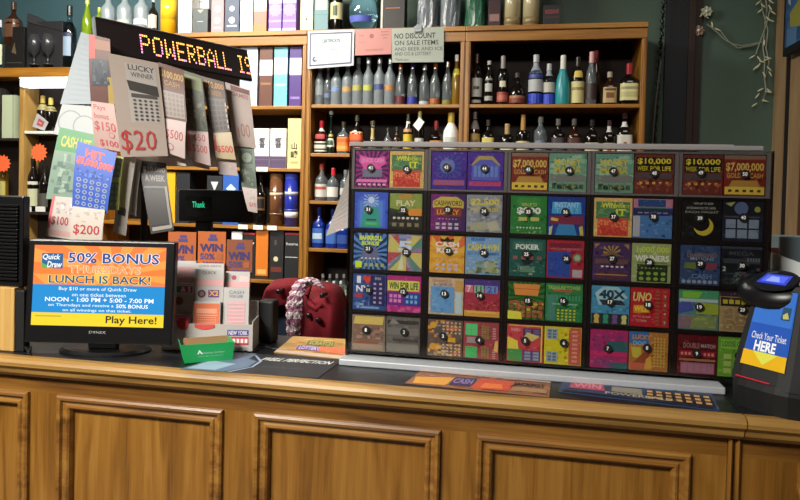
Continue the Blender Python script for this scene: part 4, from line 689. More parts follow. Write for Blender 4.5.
for row in range(5):
    for col in range(5):
        x0 = DX0+col*MW; x1 = x0+MW; z1 = DTOP-row*RP; z0 = z1-RP
        n0 = FIRST[row]+2*col
        m = BING if row == 0 else BIN
        r = empty('ticket_bin', ((x0+x1)/2, DY+.05, z0), 'clear fronted %s double bin numbered %d and %d in the %s row of the rack' % ('grey' if row == 0 else 'black', n0, n0+1, ROWN[row]), 'ticket bin', 'double bins of the ticket rack')
        b = MB(); e = .0004
        b.box(x0+e, x0+.009, DY+.003, DY+.11, z0+e, z1-e); b.box(x1-.009, x1-e, DY+.003, DY+.11, z0+e, z1-e)
        b.box(x0+.009, x1-.009, DY+.003, DY+.11, z0+e, z0+.0055); b.box(x0+.009, x1-.009, DY+.003, DY+.11, z1-.0055, z1-e); b.build('bin_shell', m, r)
        b = MB(); b.box(x0+e, x1-e, DY, DY+.0025, z0+e, z1-e); b.build('clear_cover', ACOV, r)
        for k in (0, 1):
            n = n0+k; tx0 = x0+.0105+k*(TW+.0025); tz0 = z0+.0062
            basec, ops = A[n]; tilt = 0
            ops = [('z', 0, 0, 1, 1, 34, .08, FLECK(basec, 26)), *ops, ('z', .03, .03, .97, .97, 26, .024, FLECK(basec, 55))]; mb = MB(); Q = Quad((tx0, DY+.006, tz0+TH), (tx0+TW, DY+.006, tz0+TH), (tx0+TW, DY+.006, tz0), (tx0, DY+.006, tz0))
            mb.box(tx0, tx0+TW, DY+.0061, DY+.03, tz0, tz0+TH, basec); art(mb, Q, ops, eps=.00012, off0=.0001)
            nb = {1: 'left', 0: 'right'}
            tag(mb.build('scratch_ticket', FOIL), '%s scratch ticket in slot %d of the %s row' % (NAMES[n], n, ROWN[row]), 'scratch ticket', 'scratch tickets in the rack')
            rnd = random.Random(n); cx = tx0+TW*(.47+rnd.uniform(-.05, .08)); cz = tz0+TH*(.56+rnd.uniform(-.05, .05))
            mb = MB(); Rr = .0108
            mb.loft([[(cx+Rr*math.cos(2*math.pi*i/20), yy, cz+Rr*math.sin(2*math.pi*i/20)) for i in range(20)] for yy in (DY-.0001, DY-.0012)], '101012')
            Q = Quad((cx-Rr, DY-.0012, cz+Rr), (cx+Rr, DY-.0012, cz+Rr), (cx+Rr, DY-.0012, cz-Rr), (cx-Rr, DY-.0012, cz-Rr))
            s = str(n); w = .22 if len(s) == 1 else .44; w *= .7 if s in ('11',) else 1
            art(mb, Q, [('t', s, .5-w/1.7, .28, .5+w/1.7, .72, 'd8d8d4', .03)]); mb.build('number_disc', PRINT, r)
# ------------------------------------------------------------------ mats printed and laid on the worktop
def zmat(name, c, colr, ops, label, th=.0012, fl=110):
    pts = [atZ(u, v, CT+th+.0004) for u, v in c]; return sheet(name, Quad(*pts), colr, ops+[('z', 0, .02, 1, .98, fl, .016, FLECK(colr, 60))], th, PRINT, None, label, 'counter mat')
zmat('counter_mat', [(236, 352.5), (343, 359.5), (318, 378), (180, 369)], '26272c', [('p', [(0, .28), (0, 1), (.32, 1), (.4, .7), (.36, .4), (.25, .3), (.2, 0), (0, 0)], '5c7088'), ('p', [(.02, .5), (.03, .95), (.24, .95), (.26, .6), (.12, .55)], '92a8bc'), ('p', [(.34, 1), (.42, .7), (.38, .4), (.22, .1), (.24, .1), (.4, .38), (.44, .7), (.37, 1)], '8c9cb4'), ('t', 'WELL PERFECTION', .36, .17, .96, .34, 'd0d0cc', .05, .2), ('t', 'proven by nature', .5, .62, .82, .7, '5c5c60', 0)], 'black counter mat lettered PERFECTION in front of the green box', fl=0)
zmat('counter_mat', [(293, 336), (346, 339), (346, 360), (274, 352.5)], 'b08a50', [('z', 0, 0, 1, 1, 40, .12, ['c0a060', '9c7038', 'c89448', 'b87850']), ('r', .35, .2, .8, .48, '5a6038'), ('t', 'SCRATCH', .38, .22, .78, .44, 'a8a050', .06), ('r', .25, .52, .62, .74, '60408c'), ('t', 'LOTTERY', .28, .54, .6, .72, 'c0b4d8', .05), ('p', [(.6, .5), (.58, .76), (1, .8), (1, .48)], 'd8704c'), ('r', 0, .86, 1, 1, 'cdb4a0')], 'tan and orange printed mat beside the end of the ticket rack')
zmat('counter_mat', [(421, 370.5), (551, 382.5), (549, 397), (405, 383)], '8a5c44', [('z', 0, 0, 1, 1, 60, .06, ['b08458', '6c4838', 'c08850', '94644c']), ('p', [(.02, .5), (.05, .95), (.28, .9), (.3, .3)], 'd89a40'), ('r', .3, .25, .46, .85, '3a2c50'), ('t', 'CASH', .31, .35, .45, .7, '8c78b0', .05), ('p', [(.5, .2), (.45, .95), (.72, .9), (.74, .25)], 'c84c34'), ('p', [(.54, .5), (.52, .85), (.68, .8), (.66, .5)], 'e07840'), ('t', 'JACKPOT', .74, .25, .96, .55, '2a2018', .05), ('r', .74, .6, .98, .85, 'a07c5c'), ('r', 0, 0, 1, .1, 'b09080')], 'orange and brown printed mat laid along the counter edge below bins 3 to 6')
zmat('counter_mat', [(563, 380), (712, 393.5), (720, 411), (559, 391.5)], '2c3c5c', [('z', 0, 0, 1, 1, 60, .05, ['3c5078', '1c2438', '54688c', '243048']), ('p', [(.06, .1), (.06, .6), (.3, .6), (.28, .1)], 'a84860'), ('t', 'WIN', .08, .15, .27, .5, 'd07c84', .05), ('p', [(.34, .2), (.34, .55), (.54, .6), (.54, .2)], '8c8470'), ('r', .56, .2, .98, .8, '1c1818'), ('g', .56, .2, .98, .8, 7, 3, .6, 'c8985c'), ('t', 'POWERBALL', .3, .62, .72, .8, 'a8a494', .03), ('r', .02, .84, .98, .96, '1c2030')], 'navy printed mat with gold dashes laid along the counter edge beside the checker')
# ------------------------------------------------------------------ ticket checking machine
ck = empty('ticket_checker', atZ(775, 395, CT), 'black ticket checking machine with a blue faceplate reading Check Your Ticket HERE', 'ticket checker')
cb = Vector((.541, .026, 0)); AN = math.radians(-50)   # faces towards the customer on the left
ca, sa = math.cos(AN), math.sin(AN)
def K(x, y, z):     # x to the machine's right as seen, y away, z up (local)
    return Vector((cb.x+x*ca-y*sa, cb.y+x*sa+y*ca, CT+.0005+z))
def ell(z, y0, y1, hw, n=4.0, seg=28, xo=0):
    cy, hd = (y0+y1)/2, (y1-y0)/2; out = []
    for j in range(seg):
        a = 2*math.pi*j/seg; c, s = math.cos(a), math.sin(a); k = 1/((abs(c)**n+abs(s)**n)**(1/n)); out.append(K(xo+hw*k*c+.55*(hd+hd*k*s), cy+hd*k*s, z))
    return out
CKX = 0
mb = MB(); mb.loft([ell(0, .004, .2, .088, 3.6, xo=-.01), ell(.05, 0, .205, .09, 3.6, xo=-.01), ell(.066, .004, .205, .09, 3.6, xo=-.01)]); mb.build('base', BLKM, ck, smooth=False)
LEAN = lambda z: .006+(z-.06)*.32
mb = MB(); mb.loft([ell(z, LEAN(z), .207+max(0, z-.1)*.2, w, 6, xo=-.008) for z, w in ((.06, .088), (.1, .087), (.16, .083), (.22, .077), (.27, .070), (.285, .06))]); mb.build('body', BLKM, ck, smooth=False)
CW = lambda z: .052-(z-.08)*.04
def face(s, z): return K(CKX-.004+(2*s-1)*CW(z), LEAN(z)-.0016, z)
zlo, zhi = .098, .272
Q = Quad(face(0, zhi), face(1, zhi), face(1, zlo), face(0, zlo)); mb = MB()
slab(mb, Q, .0012, '2f66c4')
art(mb, Q, [('r', .02, .0, .98, .45, '3a74d0'), ('r', .02, .45, .98, .8, '2a58b8'), ('t', 'Check Your Ticket', .1, .56, .92, .65, 'dce4f0', .01), ('t', 'HERE', .22, .67, .72, .8, 'f0f4f8', .06), ('r', 0, .81, 1, 1, 'e0b020'), ('p', [(.22, .81), (.5, .97), (.8, .81)], 'd8d850'), ('p', [(.72, .2), (.7, .36), (.9, .36), (.92, .2)], '30506c'), ('p', [(.74, .3), (.76, .35), (.9, .34), (.84, .26)], 'b8bc70')], eps=.0003); mb.build('blue_faceplate', GLOSS, ck)
# red glint across the front, painted as a faintly glowing strip
def front_box(name, m, x0, x1, z0, z1, d):
    mb = MB(); mb.hexa([K(x0, LEAN(z0)-d, z0), K(x1, LEAN(z0)-d, z0), K(x1, LEAN(z1)-d, z1), K(x0, LEAN(z1)-d, z1)], [K(x0, LEAN(z0)+.002, z0), K(x1, LEAN(z0)+.002, z0), K(x1, LEAN(z1)+.002, z1), K(x0, LEAN(z1)+.002, z1)]); return mb.build(name, m, ck)
front_box('red_glint_line', mat('red_glint', 'b02030', .3, emit=.25), CKX-.06, CKX+.02, .068, .070, .003)
# domed head with screen
hz = .272; hy = LEAN(hz)+.028
mb = MB(); rings = []
for f, q, zz in ((0, .72, -.030), (.2, .95, -.022), (.5, 1, -.006), (.75, .93, .010), (.92, .72, .020), (1, .3, .026)):
    out = []
    for j in range(28):
        a = 2*math.pi*j/28; x = .086*q*math.cos(a); y = .052*q*math.sin(a); out.append(K(CKX-.032+x, hy+y, hz+zz+.42*y))
    rings.append(out)
mb.loft(rings); mb.build('head', BLK, ck, smooth=True)
hc = lambda x, y, o=0: K(CKX-.02+x, hy-.018+y, hz+.017+o+.52*y)
mb = MB(); pts = [(.052*math.cos(2*math.pi*i/24), .036*math.sin(2*math.pi*i/24)) for i in range(24)]
mb.loft([[hc(x, y, .001) for x, y in pts], [hc(x, y, .007) for x, y in pts], [hc(x*.86, y*.86, .007) for x, y in pts], [hc(x*.84, y*.84, .004) for x, y in pts]]); mb.build('screen_bezel', mat('chrome_black', '303238', .15, .6), ck)
Q = Quad(hc(-.03, .018, .0075), hc(.03, .018, .0075), hc(.034, -.018, .0075), hc(-.034, -.018, .0075)); mb = MB(); slab(mb, Q, .001, '2a3cb0')
art(mb, Q, [('r', .1, .15, .9, .85, '4a60e0'), ('p', [(.3, .25), (.25, .8), (.75, .8), (.6, .3)], '8c9cf0')]); mb.build('small_screen', SCREEN, ck)
# ------------------------------------------------------------------ monitor
T0 = 1.80; org = atT(97.5, 345, T0); org.z = 0; mx = R0.copy(); my = Vector((-R0.y, R0.x, 0)); TB = math.radians(4)
mon = empty('monitor', (org.x, org.y+.02, CT), 'black flat monitor lit with an orange and blue Quick Draw advertisement', 'monitor')
px_m = FPX/T0; mw = 148/px_m; mh = 103/px_m
zc0 = atT(97.5, 344, T0).z
zc0 = max(zc0, CT+.022)
def Mn(x, z, d=0): return Vector((org.x, org.y, zc0)) + mx*x + my*(d+z*math.sin(TB)) + Vector((0, 0, z*math.cos(TB)))
def mbox(x0, x1, z0, z1, d0, d1, name, m, bev=.003, ins=0):
    mb = MB(); mb.hexa([Mn(x0, z0, d0), Mn(x1, z0, d0), Mn(x1, z1, d0), Mn(x0, z1, d0)], [Mn(x0+ins, z0+ins, d1), Mn(x1-ins, z0+ins, d1), Mn(x1-ins, z1-ins, d1), Mn(x0+ins, z1-ins, d1)]); return mb.build(name, m, mon, bevel=bev)
mbox(-mw/2, mw/2, 0, mh, 0, .028, 'bezel', BLK, .004); mbox(-mw/2+.03, mw/2-.03, .03, mh-.03, .0285, .045, 'rear_housing', BLKM, .003, .03)
sx0, sx1 = -mw/2+6.5/px_m, mw/2-9/px_m; sz1 = mh-5.5/px_m; sz0 = 17.5/px_m
Q = Quad(Mn(sx0, sz1, -.0004), Mn(sx1, sz1, -.0004), Mn(sx1, sz0, -.0004), Mn(sx0, sz0, -.0004)); mb = MB(); slab(mb, Q, .0003, '0e86c8')
OR, BLU, NV = 'ee7a34', '1282c8', '16448c'
art(mb, Q, [('r', 0, 0, 1, .49, OR), ('b', .62, .36, 13, 'f09a44', (0, 0, 1, .49)), ('c', .52, .36, .1, 'f2b850'), ('r', 0, .84, 1, 1, 'eccc28'), ('r', .06, .1, .22, .29, '1c5c90'), ('p', [(.06, .22), (.06, .29), (.15, .29)], '5aa84c'), ('t', 'Quick', .065, .11, .2, .19, 'f0f0f0', .04, .2), ('t', 'Draw', .1, .2, .215, .28, 'f0f0f0', .04, .2),
 ('t', '50% BONUS', .255, .08, .955, .22, 'f0f0f0', .085), ('t', '50% BONUS', .26, .085, .95, .215, NV, .03), ('t', 'THURSDAYS', .265, .245, .815, .345, 'e8dcc8', .06), ('t', 'THURSDAYS', .27, .25, .81, .34, 'f09048', .015),
 ('t', 'LUNCH IS BACK!', .115, .365, .895, .475, 'f0e070', .08), ('t', 'LUNCH IS BACK!', .12, .37, .89, .47, '1c4c84', .03),
 ('t', 'Buy $10 or more of Quick Draw', .2, .515, .79, .57, 'e8f0f8', .01), ('t', 'on one ticket between', .3, .588, .71, .632, 'e8f0f8', .01), ('t', 'NOON - 1:00 PM + 5:00 - 7:00 PM', .1, .645, .92, .7, 'ffffff', .02), ('t', 'on Thursdays and receive a', .125, .722, .62, .77, 'e8f0f8', .01), ('t', '50% BONUS', .64, .72, .88, .768, 'ffffff', .02), ('t', 'on all winnings on that ticket.', .235, .785, .755, .83, 'e8f0f8', .01), ('t', 'Play Here!', .565, .865, .95, .985, '2c2414', .03), ('r', .03, .875, .23, .89, 'b89c30')], eps=.00008); mb.build('screen', SCREEN, mon)
mb = MB(); Q = Quad(Mn(-.025, .036, -.0003), Mn(.022, .036, -.0003), Mn(.022, .029, -.0003), Mn(-.025, .029, -.0003)); art(mb, Q, [('t', 'DYNEX', 0, 0, 1, 1, '8c8c90', .02)]); mb.build('maker_lettering', PRINT, mon)
c0 = Vector((org.x, org.y, 0))+my*.02
def mc(x, y, z): return Vector((c0.x, c0.y, z))+mx*x+my*y
mb = MB(); mb.loft([[mc(.04*sx, .02+.012*sy, z) for sx, sy in ((-1, -1), (1, -1), (1, 1), (-1, 1))] for z in (CT+.012, zc0+.07)]); mb.build('neck', BLK, mon, bevel=.002)
mb = MB(); mb.loft([[mc(.13*q*math.cos(2*math.pi*i/32), .03+.075*q*math.sin(2*math.pi*i/32), z) for i in range(32)] for q, z in ((1, CT+.0005), (1, CT+.006), (.9, CT+.012))]); mb.build('stand_base', BLK, mon)
# cable loops left below the monitor
mb = MB(); pth = [atZ(27+4*math.sin(i*.9), 346+8*math.cos(i*.7), CT+.006+.004*(i % 3)) for i in range(12)]; mb.tube(pth, .003, 6)
tag(mb.build('power_cable', BLKM), 'black cable coiled on the worktop below the monitor corner', 'cable')
# ------------------------------------------------------------------ pale box and ribbed black unit behind the monitor
a = atZ(13.5, 352, CT); bx = MB(); bx.box(a.x-.22, a.x, a.y, a.y+.04, CT+.0005, atY(8, 287.5, a.y).z); wb = tag(bx.build('wooden_box', PINE, bevel=.003), 'pale wooden box under the black ribbed unit at the left edge', 'box')
zt_ = atY(8, 287.5, a.y).z; x1 = atY(19.5, 240, a.y).x; zz = atY(8, 196, a.y).z
vu = empty('vented_unit', (a.x-.1, a.y+.02, zt_), 'black ribbed unit with slots resting on the pale wooden box', 'vented unit')
boxo('casing', BLK, x1-.22, x1, a.y+.012, a.y+.04, zt_+.0005, zz, vu, .004)
for i in range(22):
    z = zt_+.02+i*(zz-zt_-.04)/22
    boxo('rib', BLK, x1-.2, x1-.012, a.y+.004, a.y+.0125, z, z+.006, vu, .001)
bx = MB(); bx.box(a.x+.0005, atZ(24.5, 352, CT).x, a.y+.004, a.y+.03, CT+.0005, atY(20, 287, a.y).z-.01); tag(bx.build('shaded_box_side', BLKM, bevel=.003), 'narrow black block painting the shaded right side of the pale wooden box', 'shaded side')  # shade on the wooden box's side, built as a separate black block
# ------------------------------------------------------------------ play slip holder, slips, green box
hb = atZ(206, 351, CT); HA = PSI+math.radians(2); hx = Vector((math.cos(HA), math.sin(HA), 0)); hyv = Vector((-hx.y, hx.x, 0)); HT_ = depth(hb); S = HT_/FPX
def H(x, y, z): return hb+hx*x+hyv*y+Vector((0, 0, z))
CARD = mat('white_card', 'a8a49e', .6)
hold = empty('play_slip_holder', hb, 'white cardboard play slip holder with three orange WIN 50% header cards', 'slip holder')
def hbox(name, m, x0, x1, y0, y1, z0, z1, parent, lean=0):
    mb = MB(); mb.hexa([H(x0, y0, z0), H(x1, y0, z0), H(x1, y0+lean, z1), H(x0, y0+lean, z1)], [H(x0, y1, z0), H(x1, y1, z0), H(x1, y1+lean, z1), H(x0, y1+lean, z1)]); return mb.build(name, m, parent)
xl, xr = -44*S, 46*S
Q = Quad(H(xl, .0, 27*S), H(xr, .0, 27*S), H(xr, 0, .001), H(xl, 0, .001)); mb = MB(); slab(mb, Q, .004, 'aeaaa4')
art(mb, Q, [('r', .72, .2, .955, .42, '3c3c88'), ('t', 'NEW YORK', .735, .23, .945, .39, 'e0dce0', .03), ('r', .72, .46, .955, .76, 'b83440'), ('g', .73, .5, .95, .72, 5, 1, .7, 'ecdcdc'), ('t', 'nylottery.org', .78, .84, .95, .9, '7c7888', 0), ('c', .23, .0, .22, 'c03c40'), ('p', [(.36, .0), (.36, .12), (.44, .2), (.5, .2), (.58, .12), (.58, .0)], 'c84a40')]); mb.build('front_panel', PRINT, hold)
hbox('side_panel', CARD, xl, xl+.003, .0045, .1, .001, 40*S, hold); hbox('side_panel', CARD, xr-.003, xr, .0045, .1, .001, 30*S, hold); hbox('bottom_panel', CARD, xl+.003, xr-.003, .0045, .1, .0005, .003, hold); hbox('back_panel', CARD, xl+.003, xr-.003, .1, .103, .001, 45*S, hold)
cols_ = [(-51, -22, 116, 79, 'left'), (-20, 9, 117, 83, 'middle'), (10, 37, 109, 75, 'right')]
for (cx0, cx1, ht, hl, nm) in cols_:
    Q = Quad(H(cx0*S, .109, ht*S), H(cx1*S, .109, ht*S), H(cx1*S, .108, (hl-4)*S), H(cx0*S, .108, (hl-4)*S)); mb = MB(); slab(mb, Q, .002, {'left': 'b05c2c', 'middle': 'b8602a', 'right': '8a4c30'}[nm])  # right card is browner: its shade is painted into the base colour
    art(mb, Q, [('r', .42, .08, .66, .17, '54447c'), ('r', .36, .18, .7, .26, '4a4478'), ('t', 'WIN', .06, .34, .9, .56, '3c3468', .08), ('t', '50%', .08, .6, .62, .78, '4c4478', .05), ('t', 'MORE', .2, .83, .9, .93, '54447c', .03), ('r', .68, .62, .9, .78, 'a05c38')]); mb.build('header_card', PRINT, hold)
def slips(cx0, cx1, z1, z0, y, lean, ops, lab, colr='bcb8b6', th=.012):
    Q = Quad(H(cx0*S, y+lean, z1*S), H(cx1*S, y+lean, z1*S), H(cx1*S, y, z0*S), H(cx0*S, y, z0*S)); mb = MB(); slab(mb, Q, th, colr); art(mb, Q, ops); tag(mb.build('play_slip_stack', PRINT), lab, 'slip stack', 'play slip stacks in the holder')
PK, PKL = 'd08088', 'dca8a8'
slips(-48, -20, 86, 55, .086, .006, [('r', .12, .2, .9, .75, PKL), ('g', .15, .25, .87, .7, 8, 6, .5, 'e4c4c4')], 'pale pink slips in the left column rear pocket, below the header')
slips(-49, -19, 64, 28, .06, .006, [('r', 0, .05, 1, .3, 'd4d0ce'), ('p', [(.02, .08), (.02, .26), (.55, .26), (.62, .08)], '3c8a5c'), ('p', [(.55, .08), (.5, .26), (.95, .26), (.95, .08)], 'b04080'), ('t', '& 5', .55, .1, .9, .24, 'f0e0e8', .05), ('c', .5, .5, .12, '8c5448'), ('c', .3, .8, .04, 'b0b0b0'), ('c', .7, .8, .04, 'b0b0b0')], 'white slips with a green and magenta heading in the left column')
slips(-46, -20, 33, 8, .036, .004, [('r', 0, 0, 1, 1, 'c06a8c'), ('z', 0, 0, 1, 1, 24, .1, ['cc7c9c', 'b05c80'])], 'rose coloured slips low in the left column')
slips(-20, 9, 84, 55, .086, .006, [('t', 'QUICK DRAW', .1, .06, .9, .14, '6c6864', .02)], 'blank topped white slips in the middle column rear pocket')
slips(-18, 11, 79, 45, .06, .006, [('t', 'QUICK', .25, .06, .75, .16, '6c6864', .03), ('r', 0, .3, 1, .5, PKL), ('c', .25, .74, .12, '4c3c58'), ('c', .25, .74, .07, '9c6c58'), ('r', .48, .62, .86, .84, '6c4484'), ('t', 'X2', .5, .64, .84, .8, 'e8b050', .06)], 'white slips with a round badge and purple logo in the middle column')
slips(-17, 10, 47, 12, .036, .005, [('r', .02, .05, .98, 1, 'd8734c'), ('r', .12, .2, .88, .34, 'e8a484'), ('g', .15, .42, .88, .98, 9, 8, .55, 'eca890'), ('r', .12, .38, .9, .4, 'f0c0a8')], 'orange red slips low in the middle column')
slips(11, 36, 76, 55, .086, .006, [('c', .35, .3, .12, 'b04c5c'), ('r', 0, .5, 1, .85, PKL), ('p', [(.55, .5), (.6, .2), (.95, .25), (1, .5)], 'd8c0bc')], 'white slips with a small crimson badge in the right column rear pocket')
slips(12, 38, 61, 12, .05, .006, [('t', 'CASH', .2, .06, .8, .13, '7a8490', .03), ('t', 'FOR LIFE', .24, .15, .76, .21, '7a8490', .03), ('g', .1, .28, .92, .98, 1, 9, .85, 'dcb0b4'), ('g', .14, .28, .88, .98, 10, 18, .4, 'cc8c94')], 'white slips with long pink columns in the right column')
gb = atZ(184.5, 364, CT+.001); g2 = atZ(232.5, 360, CT+.001); gx = (g2-gb).normalized(); gx.z = 0; gy = Vector((-gx.y, gx.x, 0)); GW = (g2-gb).length; GH = 19*depth(gb)/FPX
def G(x, y, z): return Vector((gb.x, gb.y, CT+.002))+gx*x+gy*y+Vector((0, 0, z))
gr = empty('green_box', G(GW/2, .04, 0), 'open green cardboard box with white lettering in front of the play slips', 'box')
GRN = '1c9a52'
Q = Quad(G(-.012, -.006, GH), G(GW+.004, -.006, GH), G(GW, 0, 0), G(0, 0, 0)); mb = MB(); slab(mb, Q, .002, GRN)
art(mb, Q, [('p', [(.33, .3), (.28, .55), (.315, .55), (.33, .45), (.36, .55), (.4, .55)], 'dcecdc'), ('t', 'AMERICAN COMPANY', .37, .47, .82, .55, 'b8dcc4', 0), ('t', 'please take one with you', .3, .64, .8, .72, '98d0ac', 0)]); mb.build('front_panel', PRINT, gr)
mb = MB(); mb.hexa([G(-.012, -.004, GH), G(-.012, .07, GH), G(0, .07, 0), G(0, .0025, 0)], [G(-.010, -.003, GH), G(-.010, .07, GH), G(.002, .07, 0), G(.002, .0025, 0)], GRN); mb.build('side_panel', PRINT, gr)
mb = MB(); mb.hexa([G(GW-.002, .0025, 0), G(GW-.002, .07, 0), G(GW-.002, .07, GH), G(GW-.002, -.003, GH)], [G(GW, .0025, 0), G(GW, .07, 0), G(GW+.002, .07, GH), G(GW+.002, -.003, GH)], GRN); mb.build('side_panel', PRINT, gr)
mb = MB(); mb.box(0, 1, 0, 1, 0, 1); mb.v = [G(.002+(GW-.004)*v.x, .003+.066*v.y, .0005+.002*v.z) for v in mb.v]; mb.c = ['147a40']*len(mb.c); mb.build('bottom_panel', PRINT, gr)
mb = MB(); mb.box(0, 1, 0, 1, 0, 1); mb.v = [G(.002+(GW-.004)*v.x, .0705+.002*v.y, .0005+(GH+.001)*v.z) for v in mb.v]; mb.c = ['a8805c']*len(mb.c); mb.build('back_panel', PRINT, gr)
# dark printer behind the holder
pa = atZ(258, 350, CT); mbp = MB(); pz = atY(265, 301, hb.y+.135).z; pxr = atY(273.5, 320, pa.y+.06).x; hold_r = H(xr, 0, 0).x
pry = hb.y+.135; pr = boxo('receipt_printer', BLKM, atY(257, 320, pry).x, atY(273, 320, pry).x, pry, pry+.05, CT+.0005, pz, None, .006); tag(pr, 'black upright printer box between the slip holder and the red coat', 'printer')
mb = MB(); mb.tube([atZ(245+i*4, 351-i*.5+2*math.sin(i), CT+.004) for i in range(9)], .0025, 6); tag(mb.build('power_cable', BLKM), 'thin black cable beside the slip holder foot', 'cable')
# ------------------------------------------------------------------ lower clerk desk behind the counter, hidden by it
DZ = .9
dk = empty('clerk_desk', (-1.6, .75, 0), 'low black clerk desk behind the counter carrying the sign post and pole display', 'desk')
boxo('desk_top', BLKM, -2.3, -1.0, CTD+.03, 1.0, DZ-.03, DZ, dk)
for x in (-2.27, -1.08): boxo('leg', BLKM, x, x+.05, CTD+.05, .98, 0, DZ-.03, dk)
# ------------------------------------------------------------------ LED sign and the tickets hanging from it
TL = atT(95, 17, 2.0); TR = atT(247.5, 51, 2.34); Lx = (TR-TL); ln = Lx.length; Lx.normalize()
rb = ray(98, 50.5); t = ((TL-CAM).dot(Lx))/rb.dot(Lx); BLp = CAM+rb*t; Dn = (BLp-TL); hh = Dn.length; Dn.normalize(); Nn = Lx.cross(Dn).normalized()
if Nn.dot(CAM-TL) < 0: Nn = -Nn
def SG(s, d, o=0): return TL+Lx*(s*ln)+Dn*(d*hh)+Nn*o
sg = empty('led_sign', SG(.5, 1, -.02), 'black scrolling LED sign lit with orange POWERBALL letters over hanging tickets', 'LED sign')
mb = MB(); mb.hexa([SG(0, 1, 0), SG(1, 1, 0), SG(1, 0, 0), SG(0, 0, 0)], [SG(0, 1, -.014), SG(1, 1, -.014), SG(1, 0, -.014), SG(0, 0, -.014)]); mb.build('housing', mat('sign_black', '171012', .35), sg, bevel=.004)
mb = MB(); mb.hexa([SG(-.012, 1, .001), SG(-.0005, 1, .001), SG(-.0005, 0, .001), SG(-.012, 0, .001)], [SG(-.012, 1, -.014), SG(-.0005, 1, -.014), SG(-.0005, 0, -.014), SG(-.012, 0, -.014)]); mb.build('end_cap', mat('grey_end_cap', '8c9298', .4), sg)
mb = MB(); mb.hexa([SG(0, -.002, .001), SG(1, -.002, .001), SG(1, -.025, .001), SG(0, -.025, .001)], [SG(0, -.002, -.01), SG(1, -.002, -.01), SG(1, -.025, -.01), SG(0, -.025, -.01)]); mb.build('top_trim', mat('grey_trim', '6c6c70', .4), sg)
F5 = dict(P=['11110', '10001', '10001', '11110', '10000', '10000', '10000'], O=['01110', '10001', '10001', '10001', '10001', '10001', '01110'], W=['10001', '10001', '10001', '10101', '10101', '11011', '10001'], E=['11111', '10000', '10000', '11110', '10000', '10000', '11111'], R=['11110', '10001', '10001', '11110', '10100', '10010', '10001'], B=['11110', '10001', '10001', '11110', '10001', '10001', '11110'], A=['00100', '01010', '10001', '10001', '11111', '10001', '10001'], L=['10000', '10000', '10000', '10000', '10000', '10000', '11111'], I=['111', '010', '010', '010', '010', '010', '111'], S=['0111', '1000', '1000', '0110', '0001', '0001', '1110'])
msg = [('P', 140), ('O', 152.5), ('W', 165), ('E', 177), ('R', 187.5), ('B', 197.5), ('A', 207), ('L', 216), ('L', 223.5), ('I', 238.5), ('S', 245)]
mb = MB(); Qs = Quad(SG(0, 0), SG(1, 0), SG(1, 1), SG(0, 1))
def s_of(u):  # where along the sign a letter starts
    lo, hi = 0, 1
    for _ in range(30):
        m_ = (lo+hi)/2; p = SG(m_, .5); d = p-CAM; uu = PX+FPX*d.dot(RT)/d.dot(FW)
        if uu < u: lo = m_
        else: hi = m_
    return lo
for i, (ch, u) in enumerate(msg):
    g_ = F5[ch]; nu = msg[i+1][1] if i+1 < len(msg) else 252
    w_ = {'L': 6.8, 'I': 4.6, 'S': 6.0}.get(ch, (nu-u)*.82 if ch not in 'A' else 7.6)
    s0, s1 = s_of(u), s_of(u+w_)
    nx = len(g_[0])
    for y in range(7):
        for x in range(nx):
            if g_[y][x] == '1':
                ds = (s1-s0)/nx; s = s0+x*ds; d = .22+y*.088
                c = 'ffb050' if not (ch == 'P' and x == 0) and not (x == nx-1 and y > 2) and not (y == 6 and x % 2) else 'e884b0'
                art(mb, Qs, [('r', s+ds*.16, d+.014, s+ds*.84, d+.07, c)])
mb.build('led_lettering', LED, sg)
# hanger: two thin rods up to the ceiling
p = SG(.3, .95, -.03); mb = MB(); mb.tube([p, (p.x, p.y, CT+.012)], .011, 10); mb.build('post', BLKM, sg)
mb = MB(); mb.loft([[(p.x+.07*q*math.cos(2*math.pi*i/24), p.y+.07*q*math.sin(2*math.pi*i/24), z) for i in range(24)] for q, z in ((1, CT+.0008), (1, CT+.008), (.6, CT+.013))]); mb.build('foot', BLKM, sg)
GH_ = 'paper lottery tickets hanging under the sign'
def hang(c, tt, tb, colr, ops, lab, note=None, bow=.006, th=.0008):
    o = sheet('hanging_ticket', pq(c, tt, tb, bow), colr, ops, th, PRINT, None, lab, 'hanging ticket', GH_)
    if note:
        nc, nt_, nb_, ncol, nops = note; sheet('price_note', pq(nc, nt_, nb_, .003), ncol, nops, .0006, PRINT, o)
    return o
REDI = 'a83434'
NP = 'b4a09c'
hang([(81, 32), (96, 36), (97, 104), (60, 104)], (2.0, 1.98), (1.98, 1.97), '9aa2a8', [('r', .3, .1, .42, .14, '9aa4b0')], 'white hanging sheet at the left end of the sign, topmost there', bow=0)
hang([(66, 92), (94, 100), (97, 140), (53, 134)], 1.985, 1.965, 'a4a8a8', [('t', 'pick 3 & 4', .18, .12, .9, .24, '6c7078', .01), ('c', .35, .66, .28, '80868c'), ('c', .35, .66, .25, 'a4a8a8'), ('c', .74, .72, .28, '80868c'), ('c', .74, .72, .25, 'a4a8a8')], 'white sheet with two pencilled circles hanging at the left', bow=0)
